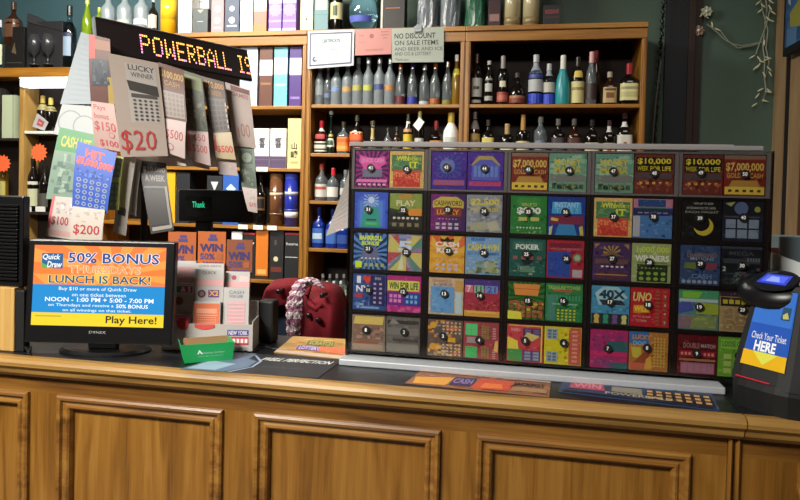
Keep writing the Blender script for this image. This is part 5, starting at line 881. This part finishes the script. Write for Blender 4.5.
hang([(60, 127), (96, 135), (88, 200), (46, 199)], 1.955, 1.94, '7c9484', [('r', 0, 0, 1, .32, '4c8a58'), ('t', 'CASH LIFE', .12, .1, .92, .26, 'b8b048', .05), ('z', .05, .34, .95, .97, 50, .1, ['98ac9c', '5c746c', '6c8478'])], 'green and grey ticket hanging behind the blue one, note reads $100',
     ([(53, 196), (77, 198), (74, 240), (46, 236)], 1.935, 1.93, 'bcb0aa', [('r', 0, 0, .1, .8, 'c05c5c'), ('t', '$100', .12, .48, .76, .72, REDI, .02), ('r', .08, .82, .9, .94, 'c49c94'), ('z', .12, .1, .9, .4, 20, .08, ['a49c98', 'ccc4c0'])]))
hang([(77.5, 141), (117, 153), (107, 214), (72, 207)], 1.93, 1.91, '2450b0', [('t', 'HIT', .24, .07, .72, .2, 'e04838', .08), ('t', '$5,000,000!', .04, .21, .97, .35, 'e8503c', .08), ('z', .06, .38, .94, .5, 26, .06, ['4c78c4', '1c3c88']), ('d', .06, .52, .95, .96, 5, 5, .75, '8c98b4'), ('g', .06, .52, .95, .96, 5, 5, .35, '3c4c80')], 'bright blue HIT $5,000,000 ticket, note reads $200',
     ([(73, 206), (105, 210), (102, 243), (70, 241)], 1.905, 1.90, 'bcb2a8', [('t', '$200', .08, .5, .9, .82, REDI, .02), ('z', .1, .06, .9, .44, 18, .08, ['a89e98', 'ccc4bc'])]))
hang([(112, 155), (124, 156), (119, 210), (108, 210)], 1.96, 1.95, '8c8c38', [('g', .1, .05, .9, .95, 2, 8, .6, 'b4b454'), ('r', .1, .4, .9, .5, 'd0cc50')], 'narrow yellow green ticket edge right of the blue ticket')
hang([(124, 155), (136, 158), (126, 236), (113, 232)], 1.99, 1.98, 'a49c94', [('r', .3, .1, .5, .9, '8c8680'), ('r', .2, .66, .8, .76, '4c4844')], 'pale grey strip hanging behind the yellow green edge')
hang([(134, 158), (142, 160), (136, 216), (128, 214)], 2.02, 2.01, '84807c', [('r', .4, .05, .6, .95, '5c5854')], 'narrow grey strip hanging beside the dark charcoal ticket')
hang([(89, 34), (110, 39), (115, 104), (91, 106)], 1.955, 1.95, '5c342c', [('r', .0, .0, .3, .35, 'b04038'), ('r', .3, .05, 1, .2, '8c5c44'), ('r', .12, .34, .88, .72, '2c3440'), ('z', .14, .36, .86, .7, 30, .1, ['48545c', '1c242c']), ('p', [(.8, .6), (.75, 1), (1, 1), (1, .6)], '9c8438')], 'dark red and slate ticket at the sign end, note reads $150',
     ([(91, 101), (114, 104), (122, 152), (95, 147)], 1.947, 1.935, 'a88880', [('t', 'Pays', .1, .06, .6, .2, REDI, .01), ('t', 'bonus', .1, .24, .7, .36, REDI, .01), ('t', '$150', .08, .42, .92, .64, REDI, .02), ('t', '$100', .22, .8, .92, .95, REDI, .02), ('c', .72, .69, .06, REDI), ('c', .72, .69, .048, 'a88880')]))
hang([(108, 53), (158, 63), (168, 156), (121, 157)], (1.94, 2.01), (1.93, 1.98), 'a2948a', [('r', .3, .06, .92, .66, 'a49e98'), ('t', 'LUCKY', .36, .07, .9, .13, '3c3836', .03), ('t', 'WINNER', .4, .15, .86, .2, '4c4846', .02), ('p', [(.3, .24), (.34, .34), (.94, .38), (.92, .27)], '3a3634'), ('r', .36, .37, .9, .41, '4c4846'), ('d', .36, .42, .92, .65, 5, 6, .7, '68625e'), ('g', .36, .42, .92, .65, 5, 6, .3, '2c2826'), ('t', '$20', .04, .74, .78, .97, REDI, 0)], 'large ticket with black and white panel, note reads $20')
def strip(c1, col1, ops, lab, c2, ncol, nops, t0, t1): hang(c1, t0, t1, col1, ops, lab, (c2, t1-.003, t1-.008, ncol, nops))
strip([(158, 62), (184, 70), (187, 122), (163, 118)], '5c3a2c', [('t', '$100,000', .06, .12, .96, .28, 'b08c4c', .05), ('t', 'CASH', .2, .3, .8, .4, '9c7440', .03), ('r', .1, .5, .95, .96, '8c8078'), ('g', .12, .52, .93, .94, 5, 5, .7, '786c64')], 'brown and gold ticket right of the large one, note reads $500 with curls', [(164, 118), (186, 122), (185, 159), (160, 150)], NP, [('r', 0, .1, .12, .9, 'b85c5c'), ('t', '$500', .14, .3, .9, .6, REDI, .0), ('c', .4, .8, .1, REDI), ('c', .4, .8, .08, NP)], 2.03, 2.0)
strip([(183, 70), (202, 76), (208, 132), (188, 129)], '4c5040', [('r', .06, .06, .94, .3, '6c7448'), ('z', .06, .34, .94, .96, 36, .14, ['5c5c50', '3c4438', '787868'])], 'olive grey ticket with a pink note reading $500 below', [(187, 130), (208, 132), (211, 166), (190, 160)], 'a89490', [('r', 0, 0, .12, .7, 'a85050'), ('t', '$50', .3, .1, .85, .34, REDI, 0), ('t', '$500', .2, .44, .9, .7, REDI, 0)], 2.08, 2.06)
strip([(202, 76), (224, 82), (230, 132), (212, 136)], '584a48', [('t', '$10,000', .06, .06, .96, .2, 'b08448', .05), ('t', 'A WEEK', .14, .22, .86, .32, '9c7040', .03), ('r', .02, .36, .98, .98, '6c6664'), ('g', .05, .4, .9, .95, 4, 6, .7, '5c5654'), ('g', .92, .42, .99, .95, 1, 5, .6, 'd0c8c0')], 'grey brown ticket with yellow note reading $500 in red', [(213, 133), (231, 132), (236, 160), (216, 158)], 'b0a080', [('r', 0, .1, .14, .7, 'b84c48'), ('t', '$500', .12, .5, .95, .8, 'b83a38', .04)], 2.12, 2.1)
hang([(225, 82), (250, 90), (256, 148), (234, 146)], 2.17, 2.15, 'a09088', [('r', .2, .02, .95, .1, '6c3c38'), ('t', 'GAMES', .2, .12, .9, .19, '8c5450', .02), ('t', '00', .42, .62, .82, .84, '946058', 0), ('r', .3, .7, .34, .86, '946058')], 'pinkish grey ticket at the right end of the sign with faint handwriting')
hang([(216, 158), (236, 160), (238, 176), (219, 174)], 2.11, 2.105, '9c8c88', [('z', .1, .2, .9, .8, 10, .1, ['a89894', '8c7c78'])], 'short pinkish slip showing below the yellow $500 note', bow=0)
hang([(192, 152), (212, 158), (209, 170), (193, 166)], 2.09, 2.085, '9a8480', [('t', '$200', .2, .3, .8, .75, REDI, 0)], 'small slip reading $200 tucked behind the pink $500 note', bow=0)
strip([(238, 148), (254.5, 148), (257, 190), (242, 188)], '5c6c5c', [('r', .15, .06, .85, .4, '3c4840'), ('c', .5, .24, .12, '7c8c78'), ('r', .1, .5, .9, .94, '4c584c'), ('z', .1, .5, .9, .94, 14, .14, ['5c6858', '6c7868'])], 'green banknote patterned ticket hanging lowest at the right', [(242, 187), (257, 189), (257.5, 213), (248, 211)], 'b4a6a2', [('z', .1, .1, .9, .8, 16, .12, ['a89894', 'c0b4b0']), ('t', '$10', .3, .6, .9, .8, REDI, 0)], 2.16, 2.14)
hang([(139, 160), (166, 163), (174, 230), (151, 234)], 2.03, 1.99, '1e1a19', [('r', .0, .02, 1, .34, '141110'), ('t', '$10,000', .1, .08, .94, .17, '8c8884', .05), ('t', 'A WEEK', .14, .2, .9, .29, '807c78', .05), ('r', .04, .36, .96, .39, '605c58'), ('r', .06, .42, .84, .9, '241f1d'), ('r', .86, .36, .96, .95, '807870'), ('r', .1, .92, .96, .97, '8c847c')], 'dark charcoal ticket hanging beside the yellow box')
hang([(124, 146), (184, 152), (186, 166), (140, 162)], 2.04, 2.03, 'a4948a', [('r', .3, .4, .9, .5, '8c7c74')], 'pale slip edge showing under the large $20 ticket', bow=0)
hang([(346, 182), (354, 150), (352, 226), (326, 236)], (2.06, 2.0), (1.96, 1.95), '7c7672', [('z', .1, .05, .95, .6, 40, .16, ['5c5854', '8c8682', '94908c']), ('r', .05, .66, .95, .98, 'a88c88'), ('t', '$100', .1, .8, .6, .92, 'b06c68', 0)], 'grey and pink ticket strip hanging against the left end of the ticket rack', bow=0)
# ------------------------------------------------------------------ customer pole display
PT = 2.42; pc = atT(216, 206, PT); pd = empty('pole_display', (pc.x, pc.y+.03, DZ), 'black customer pole display with a green Thank message', 'pole display')
px2 = PT/FPX; A2 = PSI-.05; dx = Vector((math.cos(A2), math.sin(A2), 0)); dy = Vector((-dx.y, dx.x, 0))
def D(x, y, z): return pc+dx*x+dy*y+Vector((0, 0, z))
def dbox(n, m, x0, x1, y0, y1, z0, z1, bev=.003):
    mb = MB(); mb.hexa([D(x0, y0, z0), D(x1, y0, z0), D(x1, y0, z1), D(x0, y0, z1)], [D(x0, y1, z0), D(x1, y1, z0), D(x1, y1, z1), D(x0, y1, z1)]); return mb.build(n, m, pd, bevel=bev)
dbox('head', BLK, -38*px2, 37*px2, 0, .05, -16*px2, 16*px2); dbox('window', mat('display_window', '08100e', .15), -31*px2, -4*px2, -.0015, -.0002, -11*px2, 9*px2, 0)
Q = Quad(D(-24*px2, -.002, 4*px2), D(-11*px2, -.002, 4*px2), D(-11*px2, -.002, -2*px2), D(-24*px2, -.002, -2*px2)); mb = MB(); art(mb, Q, [('t', 'Thank', 0, 0, 1, 1, '30c890', .02)]); mb.build('green_lettering', SCREEN, pd)
zb_ = DZ+.001-pc.z
dbox('pole', BLK, -22*px2, -6*px2, .012, .04, zb_+.012, -16.2*px2); dbox('foot', BLKM, -.11, .03, -.02, .08, zb_, zb_+.012)
a = atZ(196, 262, CT); 
rp = empty('register_printer', D(-.09, .16, zb_), 'white topped printer half hidden behind the orange header cards', 'printer')
mb = MB(); mb.hexa([D(-.16, .1, zb_), D(-.03, .1, zb_), D(-.03, .1, -44*px2), D(-.16, .1, -44*px2)], [D(-.16, .24, zb_), D(-.03, .24, zb_), D(-.03, .24, -44*px2), D(-.16, .24, -44*px2)]); mb.build('body', BLKM, rp, bevel=.004)
mb = MB(); mb.hexa([D(-.155, .11, -43.9*px2), D(-.035, .11, -43.9*px2), D(-.035, .11, -40*px2), D(-.155, .11, -36*px2)], [D(-.155, .23, -43.9*px2), D(-.035, .23, -43.9*px2), D(-.035, .23, -36*px2), D(-.155, .23, -32*px2)]); mb.build('white_lid', WSH, rp, bevel=.003)
# ------------------------------------------------------------------ office chair with coat and scarf
CY = 1.05
cc = atY(306, 330, CY)
ch = empty('office_chair', (cc.x, CY+.25, 0), 'dark navy office chair behind the counter under a red coat', 'chair')
NV_ = mat('navy_chair_fabric', '2c3a52', .6)
ppm = FPX/depth(cc)
zt3 = atY(300, 291, CY).z
mb = MB(); rings = []
for yy, q in ((CY+.0, .9), (CY+.02, 1), (CY+.055, 1), (CY+.075, .88)):
    out = []
    for j in range(28):
        a = 2*math.pi*j/28; c, s = math.cos(a), math.sin(a); k = 1/((abs(c)**3+abs(s)**3)**(1/3)); out.append((cc.x-.01+.2*q*k*c, yy, zt3-.27+.27*q*k*s))
    rings.append(out)
mb.loft(rings); mb.build('backrest', NV_, ch, smooth=True)
mb = MB(); mb.loft([[(cc.x-.01+.24*q*math.cos(2*math.pi*j/24), CY+.33+.23*q*math.sin(2*math.pi*j/24), z) for j in range(24)] for q, z in ((.9, .44), (1, .47), (1, .51), (.92, .53))]); mb.build('seat', NV_, ch, smooth=True)
boxo('back_bar', BLKM, cc.x-.04, cc.x+.02, CY+.08, CY+.1, .45, zt3-.2, ch)
mb = MB(); mb.tube([(cc.x, CY+.3, .08), (cc.x, CY+.3, .44)], .025, 12); mb.build('post', BLKM, ch)
for i in range(5):
    a = 2*math.pi*i/5+.3; mb = MB(); mb.tube([(cc.x, CY+.3, .085), (cc.x+.28*math.cos(a), CY+.3+.28*math.sin(a), .06)], .018, 8); lg = mb.build('leg', BLKM, ch)
    mb = MB(); mb.tube([(cc.x+.27*math.cos(a)-.015, CY+.3+.28*math.sin(a), .03), (cc.x+.27*math.cos(a)+.015, CY+.3+.28*math.sin(a), .03)], .028, 12); mb.build('caster', BLKM, lg)
COAT = mat('red_wool', '7a1020', .85, noise=.25, scale=120, bump=.3)
COATD = mat('black_button', '18161a', .3)
# coat: two draped halves over the chair back, left shoulder lower
def drape(xs, tops, bots, yf, name, parent=None, seed=1):
    rnd = random.Random(seed); mb = MB(); NXN = len(xs); NZ = 9; front = []; back = []
    for i in range(NXN):
        colf = []; colb = []
        p = i/(NXN-1)
        bulge = .09*math.sin(math.pi*min(max(p, .02), .98))**.6
        for k in range(NZ):
            f = k/(NZ-1); z = tops[i]+(bots[i]-tops[i])*f
            fold = .012*math.sin(p*17+f*2.2)+.008*math.sin(p*31-f*3)
            y = yf-bulge*(math.sin(math.pi*.5*min(1, f*4)))-fold*min(1, f*3)
            colf.append(Vector((xs[i]+.012*math.sin(f*3+p*4)*f, y, z))); colb.append(Vector((xs[i], yf+.085+bulge*.6, z-.012*(1-f))))
        front.append(colf); back.append(colb)
    rings = [front[i]+back[i][::-1] for i in range(NXN)]
    mb.loft(rings); return mb.build(name, COAT, parent, smooth=True)
def X(u, Y=CY-.03): return atY(u, 300, Y).x
def Zv(v, u=305, Y=CY-.03): return atY(u, v, Y).z
lt = [264, 266, 268, 271, 275, 280, 287, 296, 305]; tops = [306, 297, 291, 284, 281, 280.5, 280, 280, 281]; bots = [312, 314, 314, 312, 309, 305, 303, 303, 304]
coat = empty('coat', (cc.x, CY, Zv(335)), 'red wool coat with dark buttons draped over the chair behind the counter', 'coat')
bod1 = drape([X(u) for u in lt], [Zv(v) for v in tops], [Zv(v) for v in bots], CY-.028, 'shoulder_flap', coat, 2)
rt_ = [300, 303, 307, 313, 320, 327, 332, 336, 339, 341, 342.5]; tops = [283, 282, 281.5, 282, 283, 284.5, 287, 292, 299, 308, 318]; bots = [345, 348, 350, 350, 350, 350, 350, 350, 350, 348, 340]
drape([X(u) for u in rt_], [Zv(v) for v in tops], [Zv(v) for v in bots], CY-.034, 'body', coat, 5)
for u, v in ((278, 292), (321.5, 296), (308, 316), (317.5, 320.5)):
    p = atY(u, v, CY-.15); mb = MB(); rr = .0095
    mb.loft([[(p.x+rr*q*math.cos(2*math.pi*j/14), p.y+yy, p.z+rr*q*math.sin(2*math.pi*j/14)) for j in range(14)] for q, yy in ((.9, .06), (1, .004), (1, 0), (.7, -.003))]); mb.build('button', COATD, coat)
# lapel fold
mb = MB(); mb.tube([atY(u, v, CY-.13) for u, v in ((311, 285), (307, 294), (309, 303), (316, 309), (322, 304))], [.006, .012, .016, .012, .006], 8); mb.build('lapel', COAT, coat, smooth=True)
SCA = printmat('scarf_knit', .85)
mb = MB(); rnd = random.Random(3); pal = ['e4d4d8', 'c08c9c', 'ece4e4', 'a06878', 'd8b0c0', '8c6484']
cl = [(305, 281), (301, 285), (297, 293), (295, 303), (294, 315), (293, 330), (293, 338)]
for k in range(16):
    off = (k/15-.5); pth = []
    for i, (u, v) in enumerate(cl):
        wd = (11, 12, 13, 13, 13, 12, 12)[i]; pth.append(atY(u+off*wd+rnd.uniform(-.8, .8), v-abs(off)*2*(1 if i == 0 else 0), CY-.165-.02*math.cos(off*3)+rnd.uniform(-.006, .006)))
    sub = []
    for i in range(len(pth)-1):
        for q in range(4): sub.append(pth[i].lerp(pth[i+1], q/4)+Vector((.004*math.sin(q*2+k+i*3), 0, 0)))
    n0 = len(mb.f); mb.tube(sub, .0055, 6)
    for j in range(n0, len(mb.f)): mb.c[j] = pal[((j-n0)//6+k*2+((j-n0)//12)) % 6]
for k in range(6):
    off = k/5-.5; n0 = len(mb.f); mb.tube([atY(303+off*4+q*2.4, 284-2.6*math.sin(q/7*3)+off*6, CY-.165+.03*q/7) for q in range(9)], .0055, 6)
    for j in range(n0, len(mb.f)): mb.c[j] = pal[((j-n0)//6+k) % 6]
tag(mb.build('scarf', SCA, smooth=True), 'pink and white knitted scarf hanging over the red coat', 'scarf')
# ------------------------------------------------------------------ right side: lights, cord, painting, papers
WIRE = mat('pale_wire', '8c9080', .5); BULB = mat('cream_bulb', 'd8d4b0', .3)
YW = WY-.03
sl = empty('string_lights', atY(757, 40, YW), 'pale icicle string lights draped across the green wall beside the painting', 'string lights')
def wire(pts, r=.0035):
    mb = MB(); mb.tube(pts, r, 6); mb.build('wire', WIRE, sl)
P_ = lambda u, v: atY(u, v, YW)
wire([P_(707, 24), P_(712, 28), P_(718, 33), P_(725, 40), P_(733, 44), P_(742, 46), P_(752, 44), P_(762, 42)]); wire([P_(710, 26), P_(720, 30), P_(728, 41), P_(738, 48), P_(750, 46), P_(760, 43)])
rnd = random.Random(11)
main = [P_(765, -6), P_(767, 8), P_(765, 22), P_(764, 36), P_(763, 48), P_(765, 60), P_(764, 74), P_(766, 90), P_(763, 102)]
wire(main, .004); wire([P_(769, -6), P_(770, 10), P_(766, 26), P_(760, 42), P_(756, 54)]); wire([P_(760, -6), P_(763, 12), P_(768, 30), P_(766, 48), P_(769, 62), P_(765, 78)])
bulbs = [(758, 3, -1), (763, 6, 1), (770, 8, 1), (760, 11, -1), (773, 13, 1), (768, 19, 1), (771, 21, 1), (764, 43, 0), (752, 57, -1), (759, 59, 1), (768, 58, 1), (755, 68, -1), (762, 62, 1), (766, 60, -1), (769, 69, 1), (758, 66, -1), (764, 75, 1), (770, 74, 1), (760, 90, -1), (769, 91, 1), (757, 96, -1), (768, 92, 1), (754, 105, -1), (765, 101, 1), (712, 25, 0), (718, 30, 1), (705, 12, 0), (702, 15, -1), (706, 17, 1), (761, -2, -1), (771, 2, 1)]
b0 = None
for u, v, s in bulbs:
    p = P_(u, v)
    if b0 is None:
        mb = MB(); mb.loft([[(p.x+rr*math.cos(2*math.pi*j/8), p.y-.01+rr*math.sin(2*math.pi*j/8), p.z+z) for j in range(8)] for rr, z in ((.004, .03), (.006, .02), (.0075, .012), (.0075, -.01), (.004, -.024), (.001, -.032))]); b0 = mb.build('bulb', BULB, sl, smooth=True); bp0 = p
        for vtx in b0.data.vertices: vtx.co -= (p-ORG[sl.name])
        ob = b0
    else: ob = b0.copy(); COL.objects.link(ob); ob.parent = sl
    ob.location = p-ORG[sl.name]; ob.scale = (.55, .55, .6); ob.rotation_euler = (0, s*-.9+rnd.uniform(-.4, .4), 0)
# paper blossoms at the hook
for k, (u, v, c, lb) in enumerate(((706, 12, 'b4b8a0', 'pale paper flower on the hook where the string lights start'), (698, 31, '8c7464', 'brown paper flower below the string light hook'))):
    p = P_(u, v); mb = MB()
    for i in range(7):
        a = 2*math.pi*i/7; d = Vector((math.cos(a), 0, math.sin(a))); e = Vector((-math.sin(a), 0, math.cos(a)))
        ctr = p+Vector((0, -.01, 0)); mb.hexa([ctr, ctr+d*.022+e*.012+Vector((0, -.008, 0)), ctr+d*.034+Vector((0, -.002, 0)), ctr+d*.022-e*.012+Vector((0, -.008, 0))], [ctr+Vector((0, .004, 0)), ctr+d*.022+e*.012, ctr+d*.034+Vector((0, .004, 0)), ctr+d*.022-e*.012], c)
    mb.loft([[(p.x+.009*q*math.cos(2*math.pi*j/10), p.y-.02+yy, p.z+.009*q*math.sin(2*math.pi*j/10)) for j in range(10)] for q, yy in ((1, .02), (1, 0), (.4, -.006))], 'd8d8cc'); tag(mb.build('paper_flower', PRINT), lb, 'paper flower')
# dark garland rope leaning beside the doorway, from the ceiling down
mb = MB(); pts = []
for i in range(60):
    f = i/59; u = 666.5-12.5*f; v = -40+185*f; pts.append(atY(u+.8*math.sin(i*1.9), v, WY-.07))
mb.tube(pts, [.011 for i in range(60)], 7, '15161a')
gl_ = mb.build('dark_garland', PRINT); tag(gl_, 'dark twisted garland hanging beside the shelf unit', 'garland')
mb = MB(); mb.tube([atY(661, 60, WY-.1), atY(656, 100, WY-.1), atY(652, 145, WY-.1)], .006, 6, '5c5c58'); mb.build('pale_cord', PRINT, gl_)
# painting on the side wall
px_ = WALLX-.005
def WX(u, v, X_): return atX(u, v, X_)
XP = WALLX-.06
fy0 = atX(782.5, 50, XP).y; bz = atX(782.5, 57, XP).z; topz = 3.0
pt = empty('painting', (WALLX-.03, fy0-.2, bz), 'blue painting with a yellow green leaf in a black frame on the side wall', 'painting')
boxo('frame', BLKM, XP, WALLX-.031, fy0-.6, fy0, bz, topz, pt, .004)
Q = Quad((XP-.001, fy0-.03, topz-.03), (XP-.001, fy0-.57, topz-.03), (XP-.001, fy0-.57, bz+.04), (XP-.001, fy0-.03, bz+.04)); mb = MB(); slab(mb, Q, .0009, '2c4a74')
art(mb, Q, [('z', 0, 0, 1, 1, 50, .2, ['3c6090', '24406c', '4c74a0', '34588c']), ('p', [(.1, .72), (.12, .84), (.45, .9), (.6, .7), (.4, .62)], '8c8c3c'), ('p', [(.2, .45), (.25, .6), (.6, .55), (.5, .4)], '202c24'), ('p', [(.04, .52), (.06, .62), (.12, .66), (.1, .5)], '9cacb8')]); mb.build('canvas', PRINT, pt)
# papers and cartons on the right counter end, behind the checker
wa, wb_ = atY(770, 252, .31), atY(800, 266, .22)
z0_ = CT+.0005
mb = MB(); mb.hexa([(wa.x, .30, z0_), (wb_.x+.1, .14, z0_), (wb_.x+.1, .14, wb_.z-.03), (wa.x, .30, wa.z)], [(wa.x, .33, z0_), (wb_.x+.1, .17, z0_), (wb_.x+.1, .17, wb_.z-.03), (wa.x, .33, wa.z)], 'c4c8c8')
tag(mb.build('white_board', PRINT, bevel=.001), 'plain white board standing behind the ticket checker at the right edge', 'board')
q0, q1 = atY(779, 236, .36), atY(830, 280, .36)
bx = MB(); bx.box(q0.x, q1.x, .36, .425, CT+.0005, q0.z, '7c9098'); tag(bx.build('grey_carton', PRINT, bevel=.003), 'blue grey carton behind the white board', 'carton')
q0, q1 = atY(768, 247, .335), atY(779, 280, .335)
bx = MB(); bx.box(q0.x, q1.x-.002, .335, .358, CT+.0005, q0.z, 'a8786c'); tag(bx.build('pink_carton', PRINT, bevel=.003), 'small pink carton in front of the blue grey one', 'carton')
# ------------------------------------------------------------------ light
def area(name, loc, rot, sx, sy, e, col=(1, 1, 1), spread=180):
    l = bpy.data.lights.new(name, 'AREA'); l.shape = 'RECTANGLE'; l.size = sx; l.size_y = sy; l.energy = e; l.color = col; l.spread = math.radians(spread)
    o = bpy.data.objects.new(name, l); COL.objects.link(o); o.location = loc; o.rotation_euler = [math.radians(a) for a in rot]; return o
area('ceiling_light_aisle', (-2.1, .95, CEIL-.03), (30, 0, 0), 1.5, .5, 165, (1, .95, .82))
area('ceiling_light_customer', (-1.7, -2.2, CEIL-.03), (38, 0, -18), 1.6, .7, 168, (1, .96, .88), 108)
area('ceiling_light_right', (.8, 0.8, CEIL-.03), (0, 0, 0),   .8, .5, 9, (1, .92, .8))
W = bpy.data.worlds.new('room_air'); SC.world = W; W.use_nodes = True; W.node_tree.nodes['Background'].inputs[0].default_value = (.55, .6, .68, 1); W.node_tree.nodes['Background'].inputs[1].default_value = .25
vs = SC.view_settings; vs.view_transform = 'Standard'; vs.look = 'None'; vs.exposure = 0.0; vs.gamma = 1; vs.use_curve_mapping = False
